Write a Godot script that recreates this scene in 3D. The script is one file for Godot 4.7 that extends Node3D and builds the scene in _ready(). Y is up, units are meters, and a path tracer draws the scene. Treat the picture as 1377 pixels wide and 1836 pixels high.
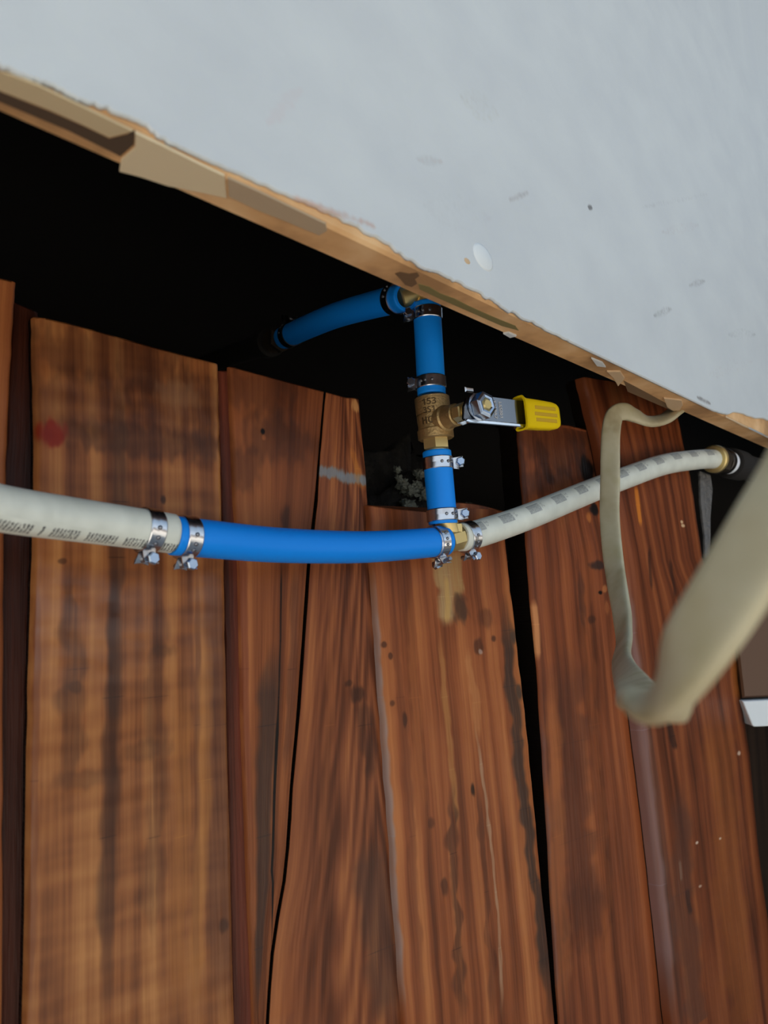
extends Node3D
# Water pipes with a ball valve running along a varnished plank wall, below the chipped edge of a white panel.

const F := 1378.0            # focal length in pixels of the 1377 x 1836 photograph
var eye := Vector3(0, 1.3, 0)
var cam_basis := Basis()     # camera axes in the world
var U := Vector3()           # along the plank wall, away to the right
var N := Vector3()           # out of the plank wall, towards the viewer
var wall_gap := 0.0          # distance of the eye from the wall plane
var M := {}                  # materials
var rng := RandomNumberGenerator.new()
var used := {}

# ------------------------------------------------------------------ where things stand
func setup_axes():
	var up := Vector3(-588, 10418, -1378).normalized()      # world up in the camera's axes: 7.5 degrees of pitch, 3.2 of roll
	var back := (Vector3(0, 0, 1) - up * up.z).normalized()
	var right := up.cross(back)
	cam_basis = Basis(Vector3(right.x, up.x, back.x), Vector3(right.y, up.y, back.y), Vector3(right.z, up.z, back.z))
	U = (cam_basis * Vector3(0.77832, -0.03896, -0.62666)).normalized()
	N = U.cross(Vector3.UP).normalized()
	wall_gap = 0.41781

func ray(px: float, py: float) -> Vector3:                  # one metre of depth along the view of a point of the photograph
	return cam_basis * Vector3((px - 688.5) / F, (918.0 - py) / F, -1.0)

func at_depth(px: float, py: float, d: float) -> Vector3:
	return eye + ray(px, py) * d

func at_wall(px: float, py: float, q: float) -> Vector3:    # where that view meets the plane q metres in front of the wall
	var r := ray(px, py)
	return eye + r * ((q - wall_gap) / N.dot(r))

func at_height(px: float, py: float, h: float) -> Vector3:  # where that view meets the level h above the eye
	var r := ray(px, py)
	return eye + r * (h / r.y)

func on_wall(s: float, h: float, q: float) -> Vector3:
	return eye + U * s + Vector3.UP * h + N * (q - wall_gap)

func wall_coords(p: Vector3) -> Vector3:
	var d := p - eye
	return Vector3(U.dot(d), d.y, N.dot(d) + wall_gap)

func pixel_of(p: Vector3) -> Vector2:
	var c := cam_basis.transposed() * (p - eye)
	return Vector2(688.5 + F * c.x / -c.z, 918.0 - F * c.y / -c.z)

# ------------------------------------------------------------------ meshes
class Shape:
	var tris := []          # [a, b, c, ua, ub, uc, group]
	func tri(a, b, c, g := -1, ua := Vector2.ZERO, ub := Vector2.ZERO, uc := Vector2.ZERO):
		if a.is_equal_approx(b) or b.is_equal_approx(c) or a.is_equal_approx(c):
			return
		tris.append([a, b, c, ua, ub, uc, g])
	func quad(a, b, c, d, g := -1, ua := Vector2.ZERO, ub := Vector2.ZERO, uc := Vector2.ZERO, ud := Vector2.ZERO):
		tri(a, b, c, g, ua, ub, uc)
		tri(a, c, d, g, ua, uc, ud)
	# rings of the same number of points; smooth: one surface, else every band its own
	func loft(rings: Array, closed := true, smooth := true, flat := false, cap0 := true, cap1 := true, vs := [], g0 := 1):
		var m: int = rings[0].size()
		for i in rings.size() - 1:
			var g := g0 if smooth else g0 + i
			if flat:
				g = -1
			var va: float = vs[i] if vs else float(i)
			var vb: float = vs[i + 1] if vs else float(i + 1)
			for j in (m if closed else m - 1):
				var k := (j + 1) % m
				var uj := float(j) / m
				var uk := float(j + 1) / m
				quad(rings[i][j], rings[i][k], rings[i + 1][k], rings[i + 1][j], g, Vector2(uj, va), Vector2(uk, va), Vector2(uk, vb), Vector2(uj, vb))
		if cap0:
			fan(rings[0], true)
		if cap1:
			fan(rings[-1], false)
	func fan(ring, turned: bool):
		var c := Vector3.ZERO
		for p in ring:
			c += p
		c /= ring.size()
		for j in ring.size():
			var k: int = (j + 1) % ring.size()
			if turned:
				tri(c, ring[k], ring[j])
			else:
				tri(c, ring[j], ring[k])
	# a profile of [z, r] turned about an axis; sides = 6 makes a hexagon
	func lathe(profile: Array, o: Vector3, b: Basis, sides := 28, smooth := false, closed_ends := true, turn := 0.0, g0 := 1):
		var rings := []
		for p in profile:
			var ring := PackedVector3Array()
			for j in sides:
				var a := TAU * j / sides + turn
				ring.append(o + b * Vector3(cos(a) * p[1], sin(a) * p[1], p[0]))
			rings.append(ring)
		loft(rings, true, smooth, sides < 9, closed_ends, closed_ends, [], g0)
	func box(o: Vector3, b: Basis, size: Vector3, bevel := 0.0006):
		prism([Vector2(-size.x, -size.y) / 2, Vector2(size.x, -size.y) / 2, Vector2(size.x, size.y) / 2, Vector2(-size.x, size.y) / 2], o, b, -size.z / 2, size.z / 2, bevel)
	# a plane outline given a thickness from z0 to z1, its edges chamfered
	func prism(poly: Array, o: Vector3, b: Basis, z0: float, z1: float, bevel := 0.0006):
		var p := PackedVector2Array(poly)
		if Geometry2D.is_polygon_clockwise(p):
			p.reverse()
		var n := p.size()
		var inner := PackedVector2Array()
		for i in n:
			var d0 := (p[i] - p[(i + n - 1) % n]).normalized()
			var d1 := (p[(i + 1) % n] - p[i]).normalized()
			var n0 := Vector2(-d0.y, d0.x)
			var n1 := Vector2(-d1.y, d1.x)
			var k := (n0 + n1)
			k = k / maxf(0.4, 1.0 + n0.dot(n1))
			inner.append(p[i] + k * bevel)
		var rings := []
		for row in [[inner, z0], [p, z0 + bevel], [p, z1 - bevel], [inner, z1]]:
			var ring := PackedVector3Array()
			for q in row[0]:
				ring.append(o + b * Vector3(q.x, q.y, row[1]))
			rings.append(ring)
		loft(rings, true, false, true, false, false)
		var t := Geometry2D.triangulate_polygon(inner)
		for i in range(0, t.size(), 3):
			tri(rings[3][t[i]], rings[3][t[i + 1]], rings[3][t[i + 2]])
			tri(rings[0][t[i]], rings[0][t[i + 2]], rings[0][t[i + 1]])
	func mesh(shift := Vector3.ZERO) -> ArrayMesh:
		var vol := 0.0
		var mid := Vector3.ZERO
		for t in tris:
			mid += t[0]
		mid /= maxi(1, tris.size())
		for t in tris:
			vol += (t[0] - mid).dot((t[1] - mid).cross(t[2] - mid))
		var flip := vol > 0.0
		var st := SurfaceTool.new()
		st.begin(Mesh.PRIMITIVE_TRIANGLES)
		for t in tris:
			st.set_smooth_group(t[6])
			for k in ([0, 2, 1] if flip else [0, 1, 2]):
				st.set_uv(t[3 + k])
				st.add_vertex(t[k] - shift)
		st.generate_normals()
		return st.commit()

func numbered(called: String) -> String:
	var n: int = used.get(called, 0)
	used[called] = n + 1
	return called if n == 0 else "%s_%03d" % [called, n]

func tag(o: Node3D, label := "", category := "", group := "", kind := ""):
	if label: o.set_meta("label", label)
	if category: o.set_meta("category", category)
	if group: o.set_meta("group", group)
	if kind: o.set_meta("kind", kind)
	return o

func thing(called: String, at: Vector3, label := "", category := "", group := "", kind := "", turn := Basis()) -> Node3D:
	var o := Node3D.new()
	o.name = numbered(called)
	o.transform = Transform3D(turn, at)
	add_child(o, true)
	return tag(o, label, category, group, kind)

# commit a shape made in the parent's own axes as one named mesh
func part(called: String, sh: Shape, mat: Material, parent: Node3D, label := "") -> MeshInstance3D:
	var o := MeshInstance3D.new()
	o.name = called
	o.mesh = sh.mesh()
	o.material_override = mat
	parent.add_child(o, true)
	if label: o.set_meta("label", label)
	return o

func frame(z: Vector3, x_hint: Vector3) -> Basis:           # z along the given line, x as near the hint as can be
	var zz := z.normalized()
	var xx := (x_hint - zz * zz.dot(x_hint)).normalized()
	return Basis(xx, zz.cross(xx), zz)

func smooth_path(ctrl: Array, step: float) -> PackedVector3Array:
	var out := PackedVector3Array()
	for i in ctrl.size() - 1:
		var a: Vector3 = ctrl[maxi(i - 1, 0)]
		var b: Vector3 = ctrl[i]
		var c: Vector3 = ctrl[i + 1]
		var d: Vector3 = ctrl[mini(i + 2, ctrl.size() - 1)]
		var n := maxi(1, int(ceil(b.distance_to(c) / step)))
		for k in n:
			out.append(b.cubic_interpolate(c, a, d, float(k) / n))
	out.append(ctrl[-1])
	return out

func path_point(path: PackedVector3Array, px: float, py: float) -> Array:   # nearest point of a path to a point of the photograph, and its direction
	var best := 1e9
	var at := 0
	for i in path.size():
		var d := pixel_of(path[i]).distance_to(Vector2(px, py))
		if d < best:
			best = d
			at = i
	var t := (path[mini(at + 1, path.size() - 1)] - path[maxi(at - 1, 0)]).normalized()
	return [path[at], t]

# ------------------------------------------------------------------ materials
func mat(c: Color, rough := 0.5, metal := 0.0) -> StandardMaterial3D:
	var m := StandardMaterial3D.new()
	m.albedo_color = c
	m.roughness = rough
	m.metallic = metal
	return m

func c8(r: float, g: float, b: float) -> Color:
	return Color(r / 255.0, g / 255.0, b / 255.0)

func noise(sd: int, freq := 1.0, oct := 3) -> FastNoiseLite:
	var n := FastNoiseLite.new()
	n.seed = sd
	n.noise_type = FastNoiseLite.TYPE_SIMPLEX_SMOOTH
	n.frequency = freq
	n.fractal_octaves = oct
	return n

func relief(sd: int, freq: float, size := 256) -> NoiseTexture2D:
	var t := NoiseTexture2D.new()
	t.width = size
	t.height = size
	t.seamless = true
	t.noise = noise(sd, freq, 4)
	return t

func tri_relief(m: StandardMaterial3D, tex: Texture2D, scale: float, height: float):
	m.heightmap_enabled = true
	m.heightmap_texture = tex
	m.heightmap_scale = height
	m.uv1_triplanar = true
	m.uv1_scale = Vector3.ONE * scale

func make_materials():
	M.blue = mat(c8(14, 136, 238), 0.45)
	M.blue.metallic_specular = 0.35
	M.white_pipe = mat(c8(214, 218, 208), 0.4)
	M.steel = mat(c8(205, 207, 212), 0.24, 1.0)
	M.steel_dull = mat(c8(150, 152, 158), 0.42, 1.0)
	M.dark_steel = mat(c8(70, 66, 62), 0.4, 1.0)
	M.brass = mat(c8(214, 190, 130), 0.42, 0.85)
	M.bronze = mat(c8(178, 148, 100), 0.48, 0.8)
	tri_relief(M.bronze, relief(5, 0.03), 60.0, 0.03)
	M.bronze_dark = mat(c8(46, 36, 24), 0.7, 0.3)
	M.lettering = mat(c8(92, 72, 46), 0.55, 0.6)
	M.chrome = mat(c8(225, 228, 232), 0.12, 1.0)
	M.lever = mat(c8(128, 131, 136), 0.16, 1.0)  # darker than the chrome lip: a dark reflection is put into the colour
	M.stamp = mat(c8(190, 192, 196), 0.6, 0.3)
	M.zinc = mat(c8(165, 180, 200), 0.25, 1.0)
	M.yellow = mat(c8(220, 188, 6), 0.55)
	M.yellow_dirt = mat(c8(190, 152, 16), 0.7)
	M.yellow.metallic_specular = 0.25
	M.ink = mat(c8(90, 90, 92), 0.8)
	M.near_black = mat(c8(22, 18, 15), 0.95)  # cavity walls and iron pipes; the shade in there is put into the colour
	M.cable = mat(c8(196, 186, 150), 0.55)
	var ct := NoiseTexture2D.new()
	ct.width = 256
	ct.height = 256
	ct.seamless = true
	ct.noise = noise(31, 0.012, 4)
	var g := Gradient.new()
	g.offsets = PackedFloat32Array([0.0, 0.35, 0.6, 1.0])
	g.colors = PackedColorArray([c8(146, 132, 96), c8(176, 164, 132), c8(188, 178, 148), c8(172, 160, 120)])
	ct.color_ramp = g
	M.cable.albedo_color = Color.WHITE
	M.cable.albedo_texture = ct
	M.cable.uv1_triplanar = true
	M.cable.uv1_scale = Vector3.ONE * 9.0
	M.raw_wood = mat(Color.WHITE, 0.85)
	M.raw_wood.albedo_texture = wood_noise(41, c8(172, 130, 86), c8(212, 164, 112), c8(228, 186, 136))
	M.raw_wood.uv1_triplanar = true
	M.raw_wood.uv1_scale = Vector3.ONE * 5.0
	M.tape = mat(c8(220, 202, 168), 0.8)
	M.tape_grey = mat(c8(182, 160, 132), 0.85)
	M.tape_dull = mat(c8(202, 182, 146), 0.85)
	M.stain = mat(c8(112, 84, 56), 0.9)
	M.chip = mat(c8(206, 210, 212), 0.8)
	M.paint = mat(c8(204, 209, 211), 0.62)
	M.stain_dark = mat(c8(80, 62, 46), 0.9)
	M.blister = mat(c8(220, 225, 226), 0.6)
	M.primer = mat(c8(206, 176, 140), 0.85)
	M.moss = mat(c8(124, 112, 68), 0.95)
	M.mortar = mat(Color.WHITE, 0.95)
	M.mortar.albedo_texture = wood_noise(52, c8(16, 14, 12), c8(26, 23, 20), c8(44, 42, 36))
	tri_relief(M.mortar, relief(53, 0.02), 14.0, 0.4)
	M.mortar_grey = mat(c8(130, 134, 122), 0.9)
	tri_relief(M.mortar_grey, relief(54, 0.03), 40.0, 0.2)
	M.sealant = mat(c8(92, 90, 88), 0.5)
	tri_relief(M.sealant, relief(55, 0.02), 20.0, 0.15)
	M.ptfe = mat(c8(226, 230, 236), 0.6)
	M.cabinet_brown = mat(c8(92, 62, 40), 0.5)
	M.cabinet_dark = mat(c8(70, 54, 44), 0.5)
	M.cabinet_white = mat(c8(224, 230, 232), 0.5)
	M.fence = mat(Color.WHITE, 0.8)
	M.fence.albedo_texture = wood_noise(61, c8(52, 40, 32), c8(74, 58, 46), c8(92, 74, 60))
	M.fence.uv1_triplanar = true
	M.fence.uv1_scale = Vector3(4, 0.6, 4)
	M.varnished = mat(Color.WHITE, 0.36)
	M.varnished.albedo_texture = wood_noise(66, c8(92, 50, 28), c8(132, 74, 42), c8(160, 98, 56))
	M.varnished.uv1_triplanar = true
	M.varnished.uv1_scale = Vector3(7, 0.5, 7)
	M.ground = mat(Color.WHITE, 0.95)
	M.ground.albedo_texture = wood_noise(71, c8(186, 182, 174), c8(206, 202, 194), c8(220, 216, 208))
	M.ground.uv1_triplanar = true

func wood_noise(sd: int, a: Color, b: Color, c: Color) -> NoiseTexture2D:
	var t := NoiseTexture2D.new()
	t.width = 256
	t.height = 256
	t.seamless = true
	t.noise = noise(sd, 0.012, 5)
	var g := Gradient.new()
	g.offsets = PackedFloat32Array([0.15, 0.5, 0.85])
	g.colors = PackedColorArray([a, b, c])
	t.color_ramp = g
	return t

# ------------------------------------------------------------------ the scene
func _ready():
	rng.seed = 7
	setup_axes()
	# camera
	var cam := Camera3D.new()
	cam.name = "camera"
	cam.transform = Transform3D(cam_basis, eye)
	cam.near = 0.02
	cam.far = 60.0
	var att := CameraAttributesPhysical.new()
	att.frustum_focal_length = 18.0
	att.frustum_focus_distance = 0.54
	att.exposure_aperture = 7.0
	att.exposure_multiplier = 1.0
	cam.attributes = att
	add_child(cam)
	cam.fov = rad_to_deg(2.0 * atan(918.0 / F))
	cam.current = true
	# sky and exposure
	var env := Environment.new()
	env.background_mode = Environment.BG_SKY
	var sky := Sky.new()
	var sm := ProceduralSkyMaterial.new()
	sm.sky_top_color = c8(116, 140, 164)
	sm.sky_horizon_color = c8(222, 234, 244)
	sm.sky_curve = 0.22
	sm.ground_bottom_color = c8(96, 90, 84)
	sm.ground_horizon_color = c8(120, 116, 110)
	sm.sky_energy_multiplier = 1.0
	sky.sky_material = sm
	env.sky = sky
	env.tonemap_mode = Environment.TONE_MAPPER_LINEAR
	env.tonemap_exposure = 1.72
	env.sdfgi_enabled = true
	env.ssao_enabled = true
	env.ssil_enabled = true
	# the sun stands high behind the house: the wall is in shade, the pale yard in front of it is lit
	var sun := DirectionalLight3D.new()
	sun.name = "sun"
	var travel := (N * 0.50 - Vector3.UP * 0.86 + U * 0.10).normalized()
	sun.transform = Transform3D(Basis.looking_at(travel, Vector3.UP), eye + Vector3.UP * 8.0)
	sun.light_energy = 2.0
	sun.light_color = Color(1.0, 0.96, 0.90)
	sun.light_angular_distance = 1.0
	sun.shadow_enabled = true
	sun.sky_mode = DirectionalLight3D.SKY_MODE_LIGHT_ONLY
	add_child(sun)
	var we := WorldEnvironment.new()
	we.name = "world_environment"
	we.environment = env
	add_child(we)

	make_materials()
	build_yard()
	build_plank_wall()
	build_panel()
	build_behind()
	build_pipes()
	build_valve()
	build_cable()
	build_cabinet()

func slab(called: String, lo: Vector3, hi: Vector3, m: Material, kind := "structure") -> Node3D:   # a box in wall axes
	var o := MeshInstance3D.new()
	o.name = called
	var sh := Shape.new()
	sh.box(Vector3.ZERO, Basis(), hi - lo, 0.003)
	o.mesh = sh.mesh()
	o.material_override = m
	var c := (lo + hi) / 2
	o.transform = Transform3D(Basis(U, Vector3.UP, N), on_wall(c.x, c.y, c.z))
	add_child(o, true)
	if kind: o.set_meta("kind", kind)
	return o

func build_yard():
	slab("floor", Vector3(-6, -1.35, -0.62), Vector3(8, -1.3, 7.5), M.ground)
	slab("wall_cavity", Vector3(-0.7, -1.3, -0.6), Vector3(2.3, 1.6, -0.54), M.near_black)
	slab("wall_added_left", Vector3(-0.76, -1.3, -0.6), Vector3(-0.7, 1.6, 0.30), M.near_black)  # unseen end wall, added to keep the cavity dark
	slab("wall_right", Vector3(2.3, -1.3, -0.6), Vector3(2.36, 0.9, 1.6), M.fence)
	slab("ceiling_added", Vector3(-0.76, 1.6, -0.6), Vector3(2.36, 1.64, 0.36), M.near_black)  # unseen slab, added to shut light out of the cavity
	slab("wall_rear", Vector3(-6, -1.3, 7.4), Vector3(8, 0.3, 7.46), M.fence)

# ------------------------------------------------------------------ plank wall
func lerp_rows(rows: Array, h: float) -> float:             # rows of [h, s], from the top down
	if h >= rows[0][0]:
		return rows[0][1]
	for i in rows.size() - 1:
		if h >= rows[i + 1][0]:
			return lerpf(rows[i + 1][1], rows[i][1], inverse_lerp(rows[i + 1][0], rows[i][0], h))
	return rows[-1][1]

const TEX_BOTTOM := -0.56

func edge_rows(pts: Array, q: float) -> Array:
	var rows := []
	for p in pts:
		var w := wall_coords(at_wall(p[0], p[1], q))
		rows.append([w.y, w.x])
	return rows

func tex_uv(pl: Dictionary, px: float, py: float) -> Vector2:
	var w := wall_coords(at_wall(px, py, pl.q))
	var a := lerp_rows(pl.left, w.y)
	var b := lerp_rows(pl.right, w.y)
	return Vector2((w.x - a) / (b - a), (pl.top - w.y) / (pl.top - TEX_BOTTOM))

# colour of a plank: streaked grain, then its marks and the shade painted on upper ends
func plank_texture(pl: Dictionary) -> ImageTexture:
	var w: int = pl.get("tw", 256)
	var h := 1200
	var width: float = lerp_rows(pl.right, 0.0) - lerp_rows(pl.left, 0.0)
	var length: float = pl.top - TEX_BOTTOM
	var buf := PackedByteArray()
	buf.resize(w * h * 3)
	var n1 := noise(pl.seed, 1.0, 2)
	var n2 := noise(pl.seed + 1, 1.0, 2)
	var n3 := noise(pl.seed + 2, 1.0, 2)
	var lo: Color = pl.lo
	var mid: Color = pl.mid
	var hi: Color = pl.hi
	var curl: float = pl.get("curl", 0.0)
	var arch = pl.get("arch")
	for y in h:
		var ym := y * length / h
		for x in w:
			var xm := x * width / w
			var fine := n1.get_noise_2d(xm * 420.0, ym * 7.0)
			var broad := n2.get_noise_2d(xm * 62.0, ym * 2.2)
			var mottle := n3.get_noise_2d(xm * (30.0 if curl == 0.0 else 14.0), ym * (9.0 if curl == 0.0 else 70.0))
			var v := 0.5 + 0.17 * fine + 0.62 * broad + (0.16 + curl) * mottle
			if arch != null:
				var ax: float = (float(x) / w - arch[0]) * width
				var ay: float = ym - arch[1]
				var k := sin((absf(ax) * 900.0 + ay * arch[2] + broad * 6.0))
				v += 0.28 * k * exp(-ax * ax / 0.0011)
			v = clampf(v, 0.0, 1.0)
			var c := lo.lerp(mid, v * 2.0) if v < 0.5 else mid.lerp(hi, v * 2.0 - 1.0)
			var i := (y * w + x) * 3
			buf[i] = int(c.r * 255.0)
			buf[i + 1] = int(c.g * 255.0)
			buf[i + 2] = int(c.b * 255.0)
	var wob := noise(pl.seed + 9, 1.0, 2)
	for mk in pl.get("marks", []):                          # [points of the photograph, width px, colour, strength, ragged]
		var pts := []
		for p in mk[0]:
			pts.append(tex_uv(pl, p[0], p[1]))
		var px_w: float = absf(tex_uv(pl, mk[0][0][0] + mk[1], mk[0][0][1]).x - pts[0].x) * w / 2.0
		var col: Color = mk[2]
		for i in pts.size() - 1:
			var a: Vector2 = pts[i]
			var b: Vector2 = pts[i + 1]
			var y0 := clampi(int(minf(a.y, b.y) * h), 0, h - 1)
			var y1 := clampi(int(maxf(a.y, b.y) * h), 0, h - 1)
			for y in range(y0, y1 + 1):
				var t := clampf((float(y) / h - a.y) / (b.y - a.y), 0, 1) if absf(b.y - a.y) > 1e-5 else 0.5
				var cx = lerpf(a.x, b.x, t) * w + wob.get_noise_2d(y * 0.014, pts.size() * 7.1) * px_w * mk[4] * 1.4
				var hw: float = maxf(0.9, px_w * (1.0 + mk[4] * 0.9 * wob.get_noise_2d(y * 0.02, 40.0)))
				var along: float = (float(y) / h - pts[0].y) / (pts[-1].y - pts[0].y) if absf(pts[-1].y - pts[0].y) > 1e-5 else 0.5
				var fade: float = clampf(minf(along, 1.0 - along) * 7.0 + (1.0 if along > 0.5 and pts[-1].y > 0.75 else 0.0), 0.0, 1.0)
				hw *= lerpf(0.5, 1.0, fade)
				for x in range(maxi(0, int(cx - hw * 1.7)), mini(w, int(cx + hw * 1.7) + 2)):
					var f = clampf(1.6 - absf(x - cx) / hw, 0.0, 1.0)
					f = f * f * (3.0 - 2.0 * f) * mk[3] * fade * (1.0 if mk[4] < 0.05 else clampf(1.0 + 0.9 * mk[4] * wob.get_noise_2d(x * 0.22 + 90.0, y * 0.011), 0.0, 1.0))
					var k := (y * w + x) * 3
					buf[k] = int(lerpf(buf[k], col.r * 255.0, f))
					buf[k + 1] = int(lerpf(buf[k + 1], col.g * 255.0, f))
					buf[k + 2] = int(lerpf(buf[k + 2], col.b * 255.0, f))
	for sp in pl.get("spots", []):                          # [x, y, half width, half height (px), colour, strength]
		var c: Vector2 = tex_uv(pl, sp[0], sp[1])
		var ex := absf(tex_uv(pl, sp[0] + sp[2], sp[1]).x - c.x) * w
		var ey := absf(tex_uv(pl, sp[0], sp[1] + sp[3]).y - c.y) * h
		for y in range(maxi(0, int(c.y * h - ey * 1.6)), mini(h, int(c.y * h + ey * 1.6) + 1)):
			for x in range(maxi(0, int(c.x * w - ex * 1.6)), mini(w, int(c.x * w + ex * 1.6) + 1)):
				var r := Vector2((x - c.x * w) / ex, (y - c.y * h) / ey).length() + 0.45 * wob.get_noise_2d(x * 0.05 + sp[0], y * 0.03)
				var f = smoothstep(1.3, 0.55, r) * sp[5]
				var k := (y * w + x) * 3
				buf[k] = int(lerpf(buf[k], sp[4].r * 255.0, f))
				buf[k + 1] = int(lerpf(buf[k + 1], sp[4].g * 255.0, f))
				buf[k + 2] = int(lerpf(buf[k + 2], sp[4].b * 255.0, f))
	var edge := int(w * 0.064)
	var im := Image.create(w + edge, h, false, Image.FORMAT_RGB8)
	im.fill(c8(20, 14, 11))
	im.blit_rect(Image.create_from_data(w, h, false, Image.FORMAT_RGB8, buf), Rect2i(0, 0, w, h), Vector2i(edge, 0))
	return ImageTexture.create_from_image(im)

func grain_relief() -> ImageTexture:
	var w := 256
	var h := 1024
	var n1 := noise(301, 1.0, 3)
	var n2 := noise(302, 1.0, 2)
	var buf := PackedByteArray()
	buf.resize(w * h)
	for y in h:
		for x in w:
			buf[y * w + x] = int(clampf(128.0 + 60.0 * n1.get_noise_2d(x * 0.16, y * 0.008) + 90.0 * n2.get_noise_2d(x * 0.018, y * 0.03), 0, 255))
	return ImageTexture.create_from_image(Image.create_from_data(w, h, false, Image.FORMAT_L8, buf))

func plank(parent: Node3D, grain: Texture2D, pl: Dictionary):
	var q: float = pl.q
	pl.left = edge_rows(pl.left_px, q)
	pl.right = edge_rows(pl.right_px, q)
	pl.top = maxf(pl.left[0][0], pl.right[0][0])
	var bl: float = pl.get("round_left", 0.0025)
	var bd: float = pl.get("deep_left", bl)
	var br: float = pl.get("round_right", 0.0025)
	var thick: float = pl.get("thick", 0.022)
	var rag: float = pl.get("ragged", 0.0006)
	var wob := noise(pl.seed + 20, 1.0, 3)
	var hs := []
	for i in 75:
		hs.append(lerpf(0.0, 1.0, i / 74.0))
	var rings := []
	var vs := []
	var tops: Array = pl.get("top_px", [])
	var top_rows := []
	for p in tops:
		var wc := wall_coords(at_wall(p[0], p[1], q))
		top_rows.append([wc.x, wc.y])
	var us := []
	var u_rows := []
	for f in hs:
		var ring := PackedVector3Array()
		# the top row follows the plank's own cut; the rows below level out towards the floor
		var fl: float = f * f
		var hl: float = lerpf(pl.left[0][0], -1.3, fl)
		var hr: float = lerpf(pl.right[0][0], -1.3, fl)
		var jl := wob.get_noise_2d(hl * 60.0, 3.0) * rag
		var jr := wob.get_noise_2d(hr * 60.0, 9.0) * rag
		var sl := lerp_rows(pl.left, hl) + jl
		var sr := lerp_rows(pl.right, hr) + jr
		var ww := sr - sl
		var prof := [[0.0, -thick], [0.0, -bd], [bl * 0.12, -bd * 0.5], [bl * 0.45, -bd * 0.14], [bl, 0.0]]
		for k in range(1, 8):
			prof.append([lerpf(bl, ww - br, k / 8.0), 0.0])
		prof.append_array([[ww - br, 0.0], [ww - br * 0.45, -br * 0.14], [ww - br * 0.12, -br * 0.5], [ww, -br], [ww, -thick]])
		us = []
		for p in prof:
			var u: float = clampf(p[0] / ww, 0, 1)
			var hh := lerpf(hl, hr, u)
			if top_rows and fl < 0.03:
				for i in top_rows.size() - 1:
					var ss: float = sl + p[0]
					if ss >= top_rows[i][0] and ss <= top_rows[i + 1][0]:
						var th := lerpf(top_rows[i][1], top_rows[i + 1][1], inverse_lerp(top_rows[i][0], top_rows[i + 1][0], ss))
						hh += (th - lerpf(pl.left[0][0], pl.right[0][0], u)) * (1.0 - fl / 0.03)
			ring.append(Vector3(sl + p[0], hh, q + p[1]))
			us.append(u)
		rings.append(ring)
		u_rows.append(us)
	# a softened top edge
	var lip := PackedVector3Array()
	for p in rings[0]:
		lip.append(Vector3(p.x, p.y, minf(p.z, q - 0.0015)))
	for i in rings[0].size():
		rings[0][i].y -= 0.0012
	rings.insert(0, lip)
	u_rows.insert(0, u_rows[0])
	var sh := Shape.new()
	var m := rings[0].size() as int
	for i in rings.size() - 1:
		for j in m - 1:
			var a: Vector3 = rings[i][j]
			var b: Vector3 = rings[i][j + 1]
			var c: Vector3 = rings[i + 1][j + 1]
			var d: Vector3 = rings[i + 1][j]
			var g := 2 if i == 0 else 1
			if j == 0 or j == m - 2:                        # the sides are black: the shade of the gaps is put into their colour
				sh.quad(a, b, c, d, 4 + j, Vector2(0.012, 0.2), Vector2(0.012, 0.2), Vector2(0.012, 0.6), Vector2(0.012, 0.6))
				continue
			sh.quad(a, b, c, d, g, plank_uv(pl, u_rows[i][j], a), plank_uv(pl, u_rows[i][j + 1], b), plank_uv(pl, u_rows[i + 1][j + 1], c), plank_uv(pl, u_rows[i + 1][j], d))
		sh.quad(rings[i][m - 1], rings[i][0], rings[i + 1][0], rings[i + 1][m - 1], 3, Vector2(0.012, 0.2), Vector2(0.012, 0.2), Vector2(0.012, 0.6), Vector2(0.012, 0.6))
	sh.fan(rings[0], true)
	sh.fan(rings[-1], false)
	var pm := StandardMaterial3D.new()
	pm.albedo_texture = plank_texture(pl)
	pm.roughness = pl.get("rough", 0.36)
	pm.heightmap_enabled = true
	pm.heightmap_texture = grain
	pm.heightmap_scale = pl.get("relief", 0.05)
	pm.metallic_specular = pl.get("spec", 0.27)
	if pl.has("gloss"):                                     # a clearcoat mask shaped to put in the bright sheen
		pm.clearcoat_enabled = true
		pm.clearcoat = 1.0
		pm.clearcoat_roughness = 0.22
		pm.clearcoat_texture = gloss_texture(pl)
	part("plank", sh, pm, parent)

func gloss_texture(pl: Dictionary) -> ImageTexture:
	var w := 128
	var h := 600
	var buf := PackedByteArray()
	buf.resize(w * h)
	var n := noise(pl.seed + 40, 1.0, 3)
	for g in pl.gloss:                                      # [x, y, half width, half height (px), strength]
		var c: Vector2 = tex_uv(pl, g[0], g[1])
		var ex := absf(tex_uv(pl, g[0] + g[2], g[1]).x - c.x)
		var ey := absf(tex_uv(pl, g[0], g[1] + g[3]).y - c.y)
		for y in h:
			for x in w:
				var u := (x / float(w) - 0.06) / 0.94
				var r := Vector2((u - c.x) / ex, (y / float(h) - c.y) / ey).length()
				var f: float = smoothstep(1.25, 0.3, r) * g[4] * clampf(0.75 + 0.9 * n.get_noise_2d(x * 0.035, y * 0.11), 0.0, 1.0)
				buf[y * w + x] = maxi(buf[y * w + x], int(clampf(f, 0, 1) * 255.0))
	return ImageTexture.create_from_image(Image.create_from_data(w, h, false, Image.FORMAT_L8, buf))

func plank_uv(pl: Dictionary, u: float, p: Vector3) -> Vector2:
	return Vector2(lerpf(0.066, 0.996, u), (pl.top - p.y) / (pl.top - TEX_BOTTOM))

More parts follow.
